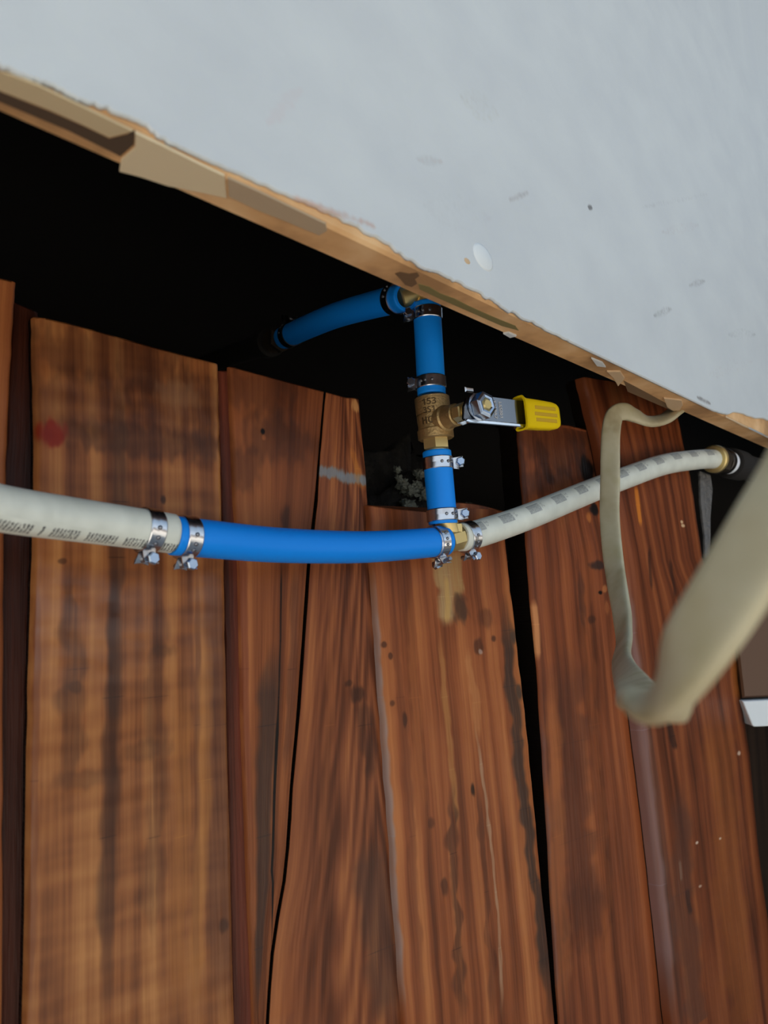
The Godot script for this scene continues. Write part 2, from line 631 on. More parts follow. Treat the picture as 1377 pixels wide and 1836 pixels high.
func build_plank_wall():
	var wall := thing("wall_back", on_wall(0, 0, 0), "", "", "", "structure", Basis(U, Vector3.UP, N))
	var grain := grain_relief()
	var lo := c8(84, 44, 26)
	var mid := c8(132, 74, 42)
	var hi := c8(164, 100, 58)
	var dk := c8(48, 28, 22)
	var black := c8(14, 10, 9)
	var P3L := [[661, 905], [668, 1000], [685, 1250], [704, 1500], [726, 1836], [735, 1980]]
	var crack := [[583, 702], [577, 770], [572, 830], [567, 900], [560, 960], [554, 1012], [546, 1130], [534, 1300], [524, 1400], [516, 1530], [508, 1600], [497, 1650], [486, 1730], [480, 1836], [474, 1980]]
	var crack_l := []
	var crack_r := []
	for p in crack:
		crack_l.append([p[0] - (1.8 if p[1] < 900 else 3.0), p[1]])
		crack_r.append([p[0] + (1.8 if p[1] < 900 else 3.0), p[1]])
	var planks := [
		{"seed": 101, "q": 0.0, "left_px": [[-260, 440], [-300, 1000], [-330, 1836]], "right_px": [[29, 505], [18, 700], [11, 900], [8, 1000], [7, 1400], [5, 1836]], "lo": lo, "mid": mid, "hi": hi, "tw": 160},
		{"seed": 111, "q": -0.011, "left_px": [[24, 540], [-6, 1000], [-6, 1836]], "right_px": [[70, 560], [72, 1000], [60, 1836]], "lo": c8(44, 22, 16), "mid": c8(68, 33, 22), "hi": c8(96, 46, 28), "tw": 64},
		{"seed": 121, "q": 0.0, "left_px": [[60, 565], [66, 800], [62, 1000], [53, 1300], [45, 1836]], "right_px": [[393, 655], [400, 900], [404, 1000], [409, 1300], [417, 1600], [422, 1836]],
			"lo": c8(92, 50, 28), "mid": c8(142, 86, 48), "hi": c8(178, 120, 70), "curl": 0.05, "gloss": [[150, 1130, 170, 150, 1.0], [360, 1130, 40, 200, 0.6], [54, 1350, 9, 460, 1.0]], "spec": 0.30, "rough": 0.33, "round_left": 0.006, "round_right": 0.003, "relief": 0.07, "tw": 288,
			"top_px": [[60, 565], [140, 583], [290, 626], [393, 652]],
			"marks": [
				[[[214, 600], [214, 900], [210, 1000], [204, 1250], [196, 1500], [190, 1836]], 22, dk, 0.5, 0.35],
				[[[206, 1000], [203, 1300]], 16, dk, 0.35, 0.3],
				[[[140, 1020], [134, 1200], [130, 1420]], 30, dk, 0.35, 0.9],
				[[[285, 1050], [283, 1250], [278, 1500], [272, 1700]], 26, dk, 0.28, 0.9],
				[[[355, 1000], [352, 1300], [350, 1800]], 9, c8(90, 50, 30), 0.5, 0.3],
				[[[385, 1000], [390, 1300], [398, 1836]], 36, c8(86, 52, 40), 0.45, 0.3],
				[[[370, 1100], [366, 1400], [345, 1836]], 20, c8(176, 116, 58), 0.45, 0.3],
				[[[330, 1200], [325, 1500], [315, 1836]], 24, c8(170, 108, 52), 0.4, 0.4],
				[[[75, 1000], [66, 1400], [58, 1836]], 10, c8(96, 50, 34), 0.5, 0.4],
			],
			"spots": [[200, 640, 150, 50, dk, 0.32], [330, 720, 90, 60, dk, 0.3], [150, 720, 100, 60, dk, 0.25], [250, 790, 140, 30, dk, 0.4], [370, 800, 40, 30, dk, 0.3], [95, 778, 24, 26, c8(118, 20, 12), 0.75], [320, 705, 40, 24, c8(140, 108, 84), 0.35], [293, 895, 5, 9, dk, 0.7], [112, 1005, 8, 5, dk, 0.5], [400, 1660, 10, 14, dk, 0.5], [150, 1395, 60, 18, dk, 0.22], [260, 1345, 50, 20, dk, 0.22], [135, 1230, 14, 12, dk, 0.4], [290, 1165, 22, 14, dk, 0.35]]},  # the broad dark spots near the top paint stain and shade into the wood
		{"seed": 131, "q": -0.004, "left_px": [[388, 664], [396, 900], [400, 1000], [408, 1400], [416, 1836]], "right_px": [[424, 664], [436, 900], [440, 1000], [448, 1400], [468, 1836]], "lo": c8(62, 30, 21), "mid": c8(104, 50, 34), "hi": c8(136, 70, 46), "tw": 64, "round_left": 0.004, "round_right": 0.004},
		{"seed": 141, "q": 0.0, "left_px": [[412, 658], [422, 900], [430, 1000], [436, 1300], [447, 1600], [457, 1836], [462, 1980]], "right_px": crack_l, "lo": lo, "mid": mid, "hi": hi, "tw": 160, "ragged": 0.0003, "round_right": 0.0006, "round_left": 0.004,
			"top_px": [[412, 656], [500, 680], [583, 702]],
			"marks": [
				[[[490, 1150], [480, 1300], [474, 1500], [466, 1700], [462, 1836]], 34, c8(58, 44, 40), 0.75, 0.2],
				[[[505, 1000], [503, 1150], [500, 1250], [496, 1350]], 3, black, 0.7, 0.1],
				[[[500, 1250], [492, 1420], [488, 1560], [486, 1700]], 5, black, 1.0, 0.05],
				[[[530, 1000], [524, 1200], [510, 1400]], 14, c8(80, 46, 34), 0.5, 0.3],
				[[[428, 900], [440, 1200], [452, 1500]], 14, c8(112, 56, 40), 0.5, 0.5],
			],
			"spots": [[470, 700, 60, 46, dk, 0.3], [500, 790, 70, 40, dk, 0.35], [440, 840, 30, 40, dk, 0.3], [472, 773, 4, 5, black, 1.0], [474, 784, 4, 6, c8(170, 100, 58), 0.7], [512, 930, 8, 26, dk, 0.5], [500, 760, 30, 40, dk, 0.2]]},  # upper broad spots: shade at the top end put into the colour
		{"seed": 151, "q": 0.0005, "left_px": crack_r, "right_px": [[644, 713], [650, 780], [657, 850], [660, 905], [667, 1000], [684, 1250], [703, 1500], [725, 1836], [734, 1980]], "lo": lo, "mid": c8(126, 70, 42), "hi": hi, "tw": 224, "ragged": 0.0003, "round_left": 0.0006, "round_right": 0.0012, "arch": [0.85, 0.28, -120.0],
			"top_px": [[583, 702], [620, 712], [640, 713], [644, 716]],
			"marks": [
				[[[640, 1250], [655, 1300], [668, 1400]], 20, dk, 0.4, 0.8],
				[[[600, 1000], [590, 1300], [575, 1600]], 10, c8(156, 92, 52), 0.35, 0.5],
				[[[660, 1500], [690, 1700], [705, 1836]], 44, c8(70, 48, 40), 0.55, 0.3],
				[[[520, 1700], [505, 1836]], 30, c8(150, 84, 46), 0.3, 0.3],
				[[[628, 800], [640, 840], [650, 880]], 10, c8(196, 120, 52), 0.5, 0.6],
			],
			"spots": [[555, 847, 12, 12, c8(124, 132, 140), 0.8], [590, 846, 30, 11, c8(124, 132, 140), 0.85], [630, 856, 26, 10, c8(124, 132, 140), 0.85], [652, 860, 8, 9, c8(124, 132, 140), 0.8], [637, 727, 7, 12, c8(206, 150, 92), 0.8], [640, 845, 6, 22, c8(200, 130, 60), 0.3], [640, 1245, 14, 16, dk, 0.6], [625, 1225, 6, 6, dk, 0.5]]},
		{"seed": 161, "q": 0.006, "left_px": P3L, "right_px": [[905, 915], [908, 985], [913, 1020], [924, 1115], [931, 1180], [943, 1270], [954, 1390], [965, 1510], [977, 1630], [986, 1720], [997, 1836], [1008, 1980]], "lo": c8(96, 50, 28), "mid": c8(142, 78, 44), "hi": c8(176, 108, 62), "tw": 288, "round_left": 0.003, "deep_left": 0.007, "ragged": 0.0014,
			"top_px": [[661, 905], [700, 910], [770, 917], [820, 900], [860, 903], [905, 917]],
			"marks": [
				[[[905, 1060], [908, 1130], [915, 1230], [928, 1330], [940, 1450], [958, 1580], [975, 1720], [990, 1836]], 16, c8(62, 48, 42), 0.85, 0.5],
				[[[790, 1130], [798, 1250], [810, 1380], [822, 1500]], 9, c8(176, 124, 70), 0.6, 0.5],
				[[[806, 1400], [815, 1530], [822, 1700], [826, 1836]], 16, dk, 0.5, 0.9],
				[[[838, 1160], [852, 1260], [858, 1330]], 12, c8(184, 122, 74), 0.6, 0.6],
				[[[852, 1290], [862, 1370], [876, 1480], [890, 1600], [895, 1700], [900, 1836]], 5, c8(176, 140, 110), 0.7, 0.7],
				[[[855, 1400], [870, 1600], [888, 1836]], 10, dk, 0.3, 0.8],
				[[[740, 1030], [745, 1250], [760, 1500]], 16, c8(168, 100, 54), 0.4, 0.5],
				[[[700, 1020], [720, 1250], [740, 1500], [760, 1836]], 12, c8(100, 54, 34), 0.4, 0.5],
				[[[880, 1000], [885, 1200], [910, 1500]], 14, c8(160, 92, 54), 0.4, 0.5],
				[[[669, 1000], [686, 1250], [705, 1500], [728, 1836]], 9, c8(150, 132, 128), 0.8, 0.4],  # grey sheen of the rounded left edge, painted in
				[[[792, 980], [794, 1030], [799, 1070], [803, 1125]], 24, c8(182, 150, 104), 0.85, 0.35],
				[[[784, 985], [786, 1020], [792, 1060]], 16, c8(176, 142, 94), 0.8, 0.4],
				[[[808, 985], [812, 1020], [816, 1050], [822, 1075]], 16, c8(168, 132, 84), 0.8, 0.4],
				[[[800, 1030], [803, 1080], [802, 1120]], 8, c8(190, 150, 88), 0.8, 0.3],
				[[[820, 980], [826, 1040], [832, 1066]], 9, c8(172, 136, 88), 0.7, 0.4],
			],
			"spots": [[826, 1092, 14, 24, c8(58, 44, 36), 0.7], [858, 1160, 8, 14, dk, 0.5], [861, 1168, 4, 5, c8(190, 170, 160), 0.6], [884, 1145, 4, 6, dk, 0.6], [848, 1415, 4, 12, black, 0.7], [797, 1590, 6, 16, dk, 0.5], [690, 1155, 5, 6, dk, 0.6], [701, 1175, 4, 6, dk, 0.6], [727, 1290, 4, 14, dk, 0.6], [705, 1260, 5, 6, dk, 0.5], [920, 1140, 6, 14, c8(70, 58, 50), 0.8], [930, 1240, 5, 16, c8(70, 58, 50), 0.8], [870, 1110, 14, 18, dk, 0.3], [775, 1475, 6, 10, dk, 0.4]]},
		{"seed": 171, "q": -0.002, "left_px": [[928, 753], [938, 880], [948, 1000], [953, 1080], [965, 1190], [972, 1310], [979, 1410], [986, 1530], [994, 1670], [1004, 1836], [1014, 1980]], "right_px": [[1073, 778], [1086, 860], [1101, 920], [1122, 1000], [1134, 1135], [1151, 1310], [1166, 1420], [1186, 1590], [1211, 1836], [1230, 1980]], "lo": c8(84, 44, 26), "mid": c8(128, 68, 40), "hi": c8(158, 90, 52), "tw": 256, "ragged": 0.0012,
			"top_px": [[928, 751], [960, 757], [1020, 762], [1060, 772], [1073, 780]],
			"marks": [
				[[[962, 780], [975, 830], [985, 870]], 14, dk, 0.5, 0.8],
				[[[1000, 800], [1010, 880], [1018, 960]], 18, c8(140, 84, 48), 0.5, 0.7],
				[[[1015, 1150], [1030, 1330], [1045, 1500], [1060, 1700]], 50, c8(78, 46, 36), 0.45, 0.6],
				[[[1040, 900], [1050, 1100], [1065, 1300], [1080, 1500], [1100, 1836]], 14, c8(150, 82, 44), 0.4, 0.5],
				[[[990, 1200], [1000, 1500], [1015, 1836]], 22, c8(164, 96, 50), 0.45, 0.4],
				[[[1115, 1200], [1135, 1400], [1165, 1650], [1185, 1836]], 18, c8(150, 78, 40), 0.5, 0.4],
				[[[958, 1072], [963, 1120], [966, 1186]], 9, c8(206, 140, 88), 0.85, 0.2],
				[[[968, 1250], [985, 1530], [1002, 1836]], 8, c8(104, 80, 84), 0.4, 0.5],
			],
			"spots": [[990, 800, 70, 50, dk, 0.4], [1050, 800, 30, 40, dk, 0.35], [1000, 870, 60, 30, dk, 0.3], [1052, 842, 13, 22, c8(20, 15, 13), 0.95], [1064, 914, 9, 11, c8(20, 15, 13), 1.0], [1055, 928, 4, 9, c8(196, 120, 58), 0.7], [1076, 1062, 4, 4, black, 1.0], [1083, 1056, 4, 7, c8(190, 120, 70), 0.6], [1088, 1090, 4, 14, c8(170, 100, 56), 0.5], [1072, 1012, 14, 8, c8(46, 36, 34), 0.8], [1062, 1110, 9, 7, dk, 0.5], [1042, 1070, 6, 60, c8(60, 40, 34), 0.4], [1050, 1640, 40, 70, dk, 0.2], [990, 860, 9, 9, dk, 0.4]]},  # the first three spots darken the top end with painted shade
		{"seed": 181, "q": 0.010, "left_px": [[1048, 675], [1078, 800], [1098, 900], [1119, 1000], [1131, 1135], [1149, 1310], [1163, 1420], [1183, 1590], [1209, 1836], [1228, 1980]], "right_px": [[1206, 700], [1216, 745], [1240, 860], [1262, 1008], [1292, 1060], [1322, 1150], [1325, 1230], [1336, 1290], [1345, 1350], [1362, 1530], [1377, 1640], [1402, 1836], [1424, 1980]], "lo": c8(76, 38, 22), "mid": c8(116, 60, 34), "hi": c8(146, 82, 46), "tw": 320, "round_left": 0.0035, "deep_left": 0.011, "ragged": 0.001,
			"marks": [
				[[[1119, 1000], [1131, 1135], [1149, 1310], [1183, 1590], [1209, 1836]], 16, c8(134, 112, 116), 0.6, 0.2],  # sheen on the proud left edge painted as a grey strip
				[[[1140, 868], [1144, 905], [1149, 945]], 6, c8(206, 122, 44), 0.9, 0.2],
				[[[1110, 680], [1105, 740]], 16, c8(130, 80, 46), 0.5, 0.5],
				[[[1200, 1290], [1206, 1320], [1212, 1345]], 8, dk, 0.8, 0.4],
				[[[1232, 1590], [1236, 1620], [1240, 1640]], 6, dk, 0.8, 0.4],
				[[[1219, 1540], [1223, 1580]], 4, c8(190, 160, 130), 0.6, 0.4],
				[[[1215, 1400], [1225, 1600], [1250, 1836]], 30, c8(78, 52, 46), 0.5, 0.5],
				[[[1280, 1250], [1300, 1500], [1330, 1836]], 40, c8(140, 80, 36), 0.4, 0.5],
				[[[1310, 1130], [1318, 1200], [1324, 1260]], 16, c8(160, 92, 34), 0.5, 0.4],
				[[[1164, 980], [1170, 1060]], 4, dk, 0.6, 0.3], [[[1202, 1000], [1212, 1075]], 4, dk, 0.6, 0.3],
			],
			"spots": [[1222, 935, 3, 3, c8(220, 190, 150), 0.8], [1224, 942, 3, 3, c8(220, 190, 150), 0.8], [1250, 1510, 3, 3, c8(220, 200, 180), 0.8], [1291, 1503, 3, 3, c8(220, 200, 180), 0.8], [1256, 1588, 3, 3, c8(220, 200, 180), 0.6], [1324, 1350, 3, 4, c8(220, 200, 180), 0.7], [1130, 1800, 3, 3, c8(220, 200, 180), 0.7]]},
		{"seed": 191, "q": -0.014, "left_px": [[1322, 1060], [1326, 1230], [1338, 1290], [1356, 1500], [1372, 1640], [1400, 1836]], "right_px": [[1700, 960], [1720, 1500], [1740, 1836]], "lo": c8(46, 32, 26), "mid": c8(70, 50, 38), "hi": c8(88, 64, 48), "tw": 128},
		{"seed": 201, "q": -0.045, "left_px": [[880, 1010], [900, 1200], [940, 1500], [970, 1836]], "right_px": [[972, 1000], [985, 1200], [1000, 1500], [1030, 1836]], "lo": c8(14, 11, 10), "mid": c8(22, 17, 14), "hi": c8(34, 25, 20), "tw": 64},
	]
	for pl in planks:
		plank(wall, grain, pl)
	# the wall goes on past the frame on the left with planks of the same kind
	var edge: float = planks[0].left[0][1] - 0.004
	for k in 4:
		var sh := Shape.new()
		var w := 0.112
		sh.box(Vector3(edge - (k + 0.5) * w, -0.565, -0.011), Basis(), Vector3(w - 0.004, 1.46, 0.022), 0.002)
		part("plank", sh, M.varnished, wall)

# ------------------------------------------------------------------ white panel with its chipped lower edge
const EDGE_H := 0.165

func build_panel():
	var a := at_height(0, 122, EDGE_H)
	var b := at_height(1290, 742, EDGE_H)
	var along := (b - a).normalized()
	var out := along.cross(Vector3.UP).normalized()
	if out.dot(eye - a) < 0:
		out = -out
	var basis := Basis(along, Vector3.UP, out) if along.cross(Vector3.UP).dot(out) > 0 else Basis(-along, Vector3.UP, out)
	var panel := thing("wall_front", a, "", "", "", "structure", basis)
	var inv := panel.transform.affine_inverse()
	var thick := 0.0205
	# the raw board
	var sh := Shape.new()
	sh.box(Vector3(0.75, 0.72, -thick / 2), Basis(), Vector3(2.9, 1.44, thick), 0.0015)
	part("board", sh, M.raw_wood, panel, "raw brown board with a splintered lower edge")
	# the paint skin: a coat 1.6 mm thick whose lower edge is broken
	var edge_px := [[-150, 48], [0, 118], [60, 142], [100, 156], [140, 178], [190, 194], [230, 210], [265, 226], [285, 246], [330, 268], [400, 300], [470, 330], [540, 360], [600, 386], [650, 412], [700, 440], [730, 462], [765, 482], [800, 494], [840, 516], [880, 536], [900, 552], [940, 570], [985, 594], [1020, 612], [1045, 628], [1075, 646], [1100, 660], [1130, 672], [1165, 694], [1200, 709], [1230, 718], [1262, 731], [1290, 741], [1320, 740], [1377, 752], [1460, 790]]
	var low := []
	var wob := noise(77, 1.0, 3)
	for i in edge_px.size() - 1:
		for k in 8:
			var p := Vector2(edge_px[i][0], edge_px[i][1]).lerp(Vector2(edge_px[i + 1][0], edge_px[i + 1][1]), k / 8.0)
			p.y += wob.get_noise_2d(p.x * 0.06, 2.0) * 5.0
			var r := inv.basis * ray(p.x, p.y)
			var o := inv * eye
			var hit := o + r * ((0.0016 - o.z) / r.z)
			low.append(Vector2(hit.x, maxf(hit.y, -0.001)))
	var rings := []
	var tops := 26
	for i in low.size():
		var ring := PackedVector3Array()
		var e: Vector2 = low[i]
		ring.append(Vector3(e.x, e.y, 0.0))
		ring.append(Vector3(e.x, e.y + 0.0002, 0.001))
		ring.append(Vector3(e.x, e.y + 0.0010, 0.0016))
		for k in range(1, tops):
			ring.append(Vector3(e.x, lerpf(e.y + 0.001, 1.44, pow(k / float(tops - 1), 2.0)), 0.0016))
		ring.append(Vector3(e.x, 1.44, 0.0))
		rings.append(ring)
	sh = Shape.new()
	for i in rings.size() - 1:
		for j in rings[0].size():
			var k: int = (j + 1) % rings[0].size()
			var g := 1 if j >= 2 and j < rings[0].size() - 2 else 2
			var q4 := [rings[i][j], rings[i][k], rings[i + 1][k], rings[i + 1][j]]
			var uv := []
			for p in q4:
				uv.append(paint_uv(p))
			sh.quad(q4[0], q4[1], q4[2], q4[3], g, uv[0], uv[1], uv[2], uv[3])
	sh.fan(rings[0], true)
	sh.fan(rings[-1], false)
	var pm := mat(Color.WHITE, 0.62)
	pm.albedo_texture = paint_texture(panel)
	pm.texture_repeat = false
	pm.heightmap_enabled = true
	pm.heightmap_texture = relief(88, 0.012, 512)
	pm.heightmap_scale = 0.06
	part("paint_coat", sh, pm, panel, "white paint coat, broken along its lower edge")
	# the coat goes on to the left of the frame and to the right of it
	sh = Shape.new()
	sh.box(Vector3(low[0].x / 2 - 0.35, 0.72, 0.0008), Basis(), Vector3(0.7 - absf(low[0].x), 1.44, 0.0016), 0.0003)
	sh.box(Vector3((low[-1].x + 2.2) / 2, 0.72, 0.0008), Basis(), Vector3(2.2 - low[-1].x, 1.44, 0.0016), 0.0003)
	part("paint_coat", sh, M.paint, panel)
	# strips of paper and tape stuck to the underside, stains
	var under := func(called: String, pts: Array, m: Material, t: float, label := ""):
		var poly := []
		for p in pts:
			var hit := inv * at_height(p[0], p[1], EDGE_H)
			poly.append(Vector2(hit.x, clampf(hit.z, -thick - 0.004, 0.0012)))
		var s2 := Shape.new()
		s2.prism(poly, Vector3(0, 0, 0), Basis(Vector3.RIGHT, Vector3.BACK, Vector3.DOWN), -0.0002, t, minf(0.0002, t * 0.3))
		part(called, s2, m, panel, label)
	under.call("tape_strip", [[252, 226], [300, 258], [360, 292], [402, 312], [406, 352], [360, 342], [300, 330], [252, 314], [214, 304], [217, 284], [242, 262]], M.tape, 0.0009, "pale tan strip of tape on the panel's underside")
	under.call("tape_strip", [[-60, 98], [0, 124], [70, 150], [150, 186], [200, 203], [246, 226], [226, 236], [196, 244], [150, 222], [90, 195], [0, 160], [-60, 135]], M.tape_dull, 0.0007)
	under.call("tape_strip", [[408, 316], [470, 336], [540, 366], [590, 396], [586, 412], [572, 420], [520, 398], [460, 374], [410, 350]], M.tape_grey, 0.0007)
	under.call("stain", [[-60, 140], [0, 164], [90, 200], [150, 226], [196, 248], [228, 240], [244, 232], [240, 258], [216, 280], [205, 274], [120, 232], [0, 182], [-60, 155]], M.stain_dark, 0.0003)
	under.call("stain", [[708, 490], [718, 487], [734, 490], [748, 488], [752, 494], [744, 500], [748, 508], [738, 514], [726, 510], [718, 500]], M.stain, 0.0003)
	under.call("stain", [[750, 508], [770, 514], [790, 526], [815, 535], [840, 548], [880, 566], [924, 584], [930, 592], [900, 584], [850, 562], [790, 536], [752, 518]], M.moss, 0.0003)
	under.call("stain", [[1118, 682], [1160, 704], [1200, 726], [1196, 740], [1150, 722], [1116, 704]], M.stain, 0.0003)
	under.call("paint_flake", [[902, 596], [912, 594], [926, 600], [914, 603]], M.chip, 0.0012)
	under.call("paint_flake", [[1060, 640], [1080, 648], [1086, 656], [1070, 654]], M.chip, 0.0012)
	under.call("paint_flake", [[1088, 664], [1112, 664], [1120, 676], [1108, 690], [1100, 676]], M.primer, 0.0012)
	under.call("paint_flake", [[1190, 712], [1222, 716], [1224, 724], [1206, 742], [1196, 728]], M.primer, 0.0012)
	under.call("paint_flake", [[1310, 744], [1377, 758], [1440, 782], [1440, 800], [1377, 776], [1330, 762]], M.primer, 0.0014)
	under.call("paint_flake", [[1350, 764], [1377, 766], [1420, 784], [1377, 780]], M.chip, 0.0018)
	# a blister in the paint with a brown chip beside it, and a scrape
	var r2 := inv.basis * ray(862, 463)
	var o2 := inv * eye
	var hit2 := o2 + r2 * (-o2.z / r2.z)
	sh = Shape.new()
	sh.lathe([[0.0005, 0.0098], [0.0016, 0.0096], [0.0020, 0.0080], [0.0025, 0.0050], [0.0028, 0.0025], [0.0029, 0.0002]], Vector3(hit2.x, hit2.y, 0), Basis(Vector3(1.0, -0.1, 0), Vector3(0, 0.75, 0), Vector3(0, 0, 1)), 20, true)
	part("paint_blister", sh, M.blister, panel)
	r2 = inv.basis * ray(833, 470)
	hit2 = o2 + r2 * (-o2.z / r2.z)
	sh = Shape.new()
	sh.lathe([[0.0, 0.0001], [0.0017, 0.0024], [0.0020, 0.0016], [0.0021, 0.0001]], Vector3(hit2.x, hit2.y, 0), Basis(Vector3(1.2, 0, 0), Vector3(0, 0.7, 0), Vector3(0, 0, 1)), 7, false)
	part("paint_chip", sh, M.primer, panel, "brown chip in the white paint")

func paint_uv(p: Vector3) -> Vector2:
	return Vector2((p.x + 0.1) / 1.1, 1.0 - p.y / 0.5)

func paint_texture(panel: Node3D) -> ImageTexture:
	var w := 1024
	var h := 512
	var n := noise(83, 1.0, 4)
	var buf := PackedByteArray()
	buf.resize(w * h * 3)
	for y in h:
		for x in w:
			var v := n.get_noise_2d(x * 0.012, y * 0.016) * 6.0
			var i := (y * w + x) * 3
			buf[i] = int(clampf(204.0 + v, 0, 255))
			buf[i + 1] = int(clampf(209.0 + v, 0, 255))
			buf[i + 2] = int(clampf(211.0 + v * 0.8, 0, 255))
	var im := Image.create_from_data(w, h, false, Image.FORMAT_RGB8, buf)
	var inv := panel.transform.affine_inverse()
	var o := inv * eye
	# scuffs in the paint: [x, y, half length, half height, slope (px), colour, strength]
	for mk in [[610, 384, 62, 4, 0.34, c8(196, 168, 158), 0.7], [560, 368, 30, 3, 0.42, c8(206, 182, 170), 0.6], [860, 190, 34, 26, 0.5, c8(196, 194, 190), 0.5], [1250, 508, 14, 6, -0.3, c8(120, 118, 120), 0.35], [1188, 560, 16, 7, -0.4, c8(130, 130, 130), 0.35], [1330, 600, 24, 10, 0.0, c8(120, 122, 122), 0.35], [1210, 360, 60, 4, -0.2, c8(170, 166, 166), 0.35], [1220, 410, 34, 9, -0.2, c8(176, 172, 172), 0.3], [1310, 660, 40, 16, -0.3, c8(180, 172, 172), 0.3], [930, 352, 16, 4, -0.4, c8(170, 170, 170), 0.3], [770, 288, 22, 8, 0.1, c8(196, 196, 196), 0.4], [1262, 718, 12, 3, 0.5, c8(120, 116, 112), 0.7], [1058, 372, 3, 3, 0, c8(120, 120, 120), 0.5], [820, 380, 60, 34, 0.2, c8(198, 196, 198), 0.4], [510, 190, 30, 20, -1.0, c8(204, 204, 206), 0.4]]:
		for k in 160:
			var t := rng.randf_range(-1, 1)
			var px: float = mk[0] + mk[2] * t
			var py: float = mk[1] + mk[2] * t * mk[4] + mk[3] * rng.randf_range(-1, 1) * (1.0 - t * t)
			var r := inv.basis * ray(px, py)
			var hit := o + r * ((0.0016 - o.z) / r.z)
			var uv := paint_uv(hit)
			var ix := int(uv.x * w)
			var iy := int(uv.y * h)
			for d in [[0, 0, 1.0], [1, 0, 0.5], [0, 1, 0.5], [-1, 0, 0.5], [0, -1, 0.5]]:
				var x: int = ix + d[0]
				var y: int = iy + d[1]
				if x >= 0 and y >= 0 and x < w and y < h:
					im.set_pixel(x, y, im.get_pixel(x, y).lerp(mk[5], mk[6] * 0.22 * d[2]))
	return ImageTexture.create_from_image(im)

# ------------------------------------------------------------------ what shows in the dark behind the planks
func lump(o: Vector3, size: Vector3, sd: int, rough: float, b := Basis()) -> Shape:
	var n := noise(sd, 1.0, 4)
	var sh := Shape.new()
	var rings := []
	for i in 17:
		var v := PI * clampf(i / 16.0, 0.01, 0.99)
		var ring := PackedVector3Array()
		for j in 24:
			var a := TAU * j / 24
			var d := Vector3(sin(v) * cos(a), cos(v), sin(v) * sin(a))
			var sq := Vector3(signf(d.x) * pow(absf(d.x), 0.6), signf(d.y) * pow(absf(d.y), 0.6), signf(d.z) * pow(absf(d.z), 0.6))
			var f := 1.0 + rough * n.get_noise_3d(d.x * 1.7, d.y * 1.7, d.z * 1.7)
			ring.append(o + b * (sq * size * f))
		rings.append(ring)
	sh.loft(rings)
	return sh

func build_behind():
	var wb := Basis(U, Vector3.UP, N)
	var o := on_wall(0.41, -0.02, -0.128)
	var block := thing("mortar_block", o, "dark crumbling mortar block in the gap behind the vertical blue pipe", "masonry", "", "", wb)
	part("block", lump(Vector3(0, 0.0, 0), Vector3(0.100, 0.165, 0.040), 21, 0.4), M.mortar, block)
	for p in [[722, 868, 10, 8], [735, 880, 13, 9], [748, 872, 9, 7], [757, 886, 10, 10], [730, 905, 12, 8], [741, 912, 8, 6], [752, 850, 6, 8], [715, 856, 6, 4], [840, 905, 9, 3], [712, 842, 5, 5]]:
		var w := at_wall(p[0], p[1], -0.084) - o
		var local := wb.transposed() * w
		part("mortar_crumb", lump(local, Vector3(p[2], p[3], p[3]) * 0.00048, 30 + p[0], 1.3), M.mortar_grey, block, "grey green crumb of mortar")
	# strip of hardened sealant on the right
	var strip := thing("sealant_strip", at_wall(1258, 920, 0.004), "narrow grey strip of hardened sealant hanging below the brass collar at right", "sealant", "", "", wb)
	var poly := []
	var c0 := wall_coords(strip.position)
	for p in [[1249, 846], [1266, 852], [1270, 880], [1266, 930], [1266, 970], [1265, 1000], [1258, 1002], [1257, 960], [1250, 900]]:
		var w2 := wall_coords(at_wall(p[0], p[1], 0.004))
		poly.append(Vector2(w2.x - c0.x, w2.y - c0.y))
	var sh := Shape.new()
	sh.prism(poly, Vector3.ZERO, Basis(), 0.0, 0.006, 0.002)
	part("strip", sh, M.sealant, strip)

# ------------------------------------------------------------------ pipes
const R := 0.010             # outer radius of the pipes

func pipe_shape(path: PackedVector3Array, shift: Vector3, hollow0 := true, hollow1 := true, r := R, up_hint := Vector3.UP) -> Shape:
	var sh := Shape.new()
	var sides := 36
	var n := path.size()
	var tang := []
	for i in n:
		tang.append((path[mini(i + 1, n - 1)] - path[maxi(i - 1, 0)]).normalized())
	var ring_at := func(p: Vector3, t: Vector3, rr: float) -> PackedVector3Array:
		var b := frame(t, up_hint)
		var ring := PackedVector3Array()
		for j in sides:
			var a := TAU * j / sides
			ring.append(p - shift + (b.x * cos(a) + b.y * sin(a)) * rr)
		return ring
	var rings := []
	var vs := []
	var run := 0.0
	rings.append(ring_at.call(path[0], tang[0], r - 0.0006))
	vs.append(0.0)
	for i in n:
		if i > 0:
			run += path[i].distance_to(path[i - 1])
		var p: Vector3 = path[i]
		if i == 0: p += tang[0] * 0.0006
		if i == n - 1: p -= tang[i] * 0.0006
		rings.append(ring_at.call(p, tang[i], r))
		vs.append(run / 0.1)
	rings.append(ring_at.call(path[n - 1], tang[n - 1], r - 0.0006))
	vs.append(run / 0.1)
	sh.loft(rings, true, true, false, not hollow0, not hollow1, vs)
	var ri := r - 0.0024
	for e in [[hollow0, 0, 1.0], [hollow1, n - 1, -1.0]]:
		if e[0]:
			var p: Vector3 = path[e[1]]
			var t: Vector3 = tang[e[1]]
			var inner := [ring_at.call(p, t, r - 0.0006), ring_at.call(p, t, ri), ring_at.call(p + t * 0.012 * e[2], t, ri)]
			if e[2] > 0:
				inner.reverse()
			sh.loft(inner, true, false, false, e[2] > 0, e[2] < 0, [], 50)
	return sh

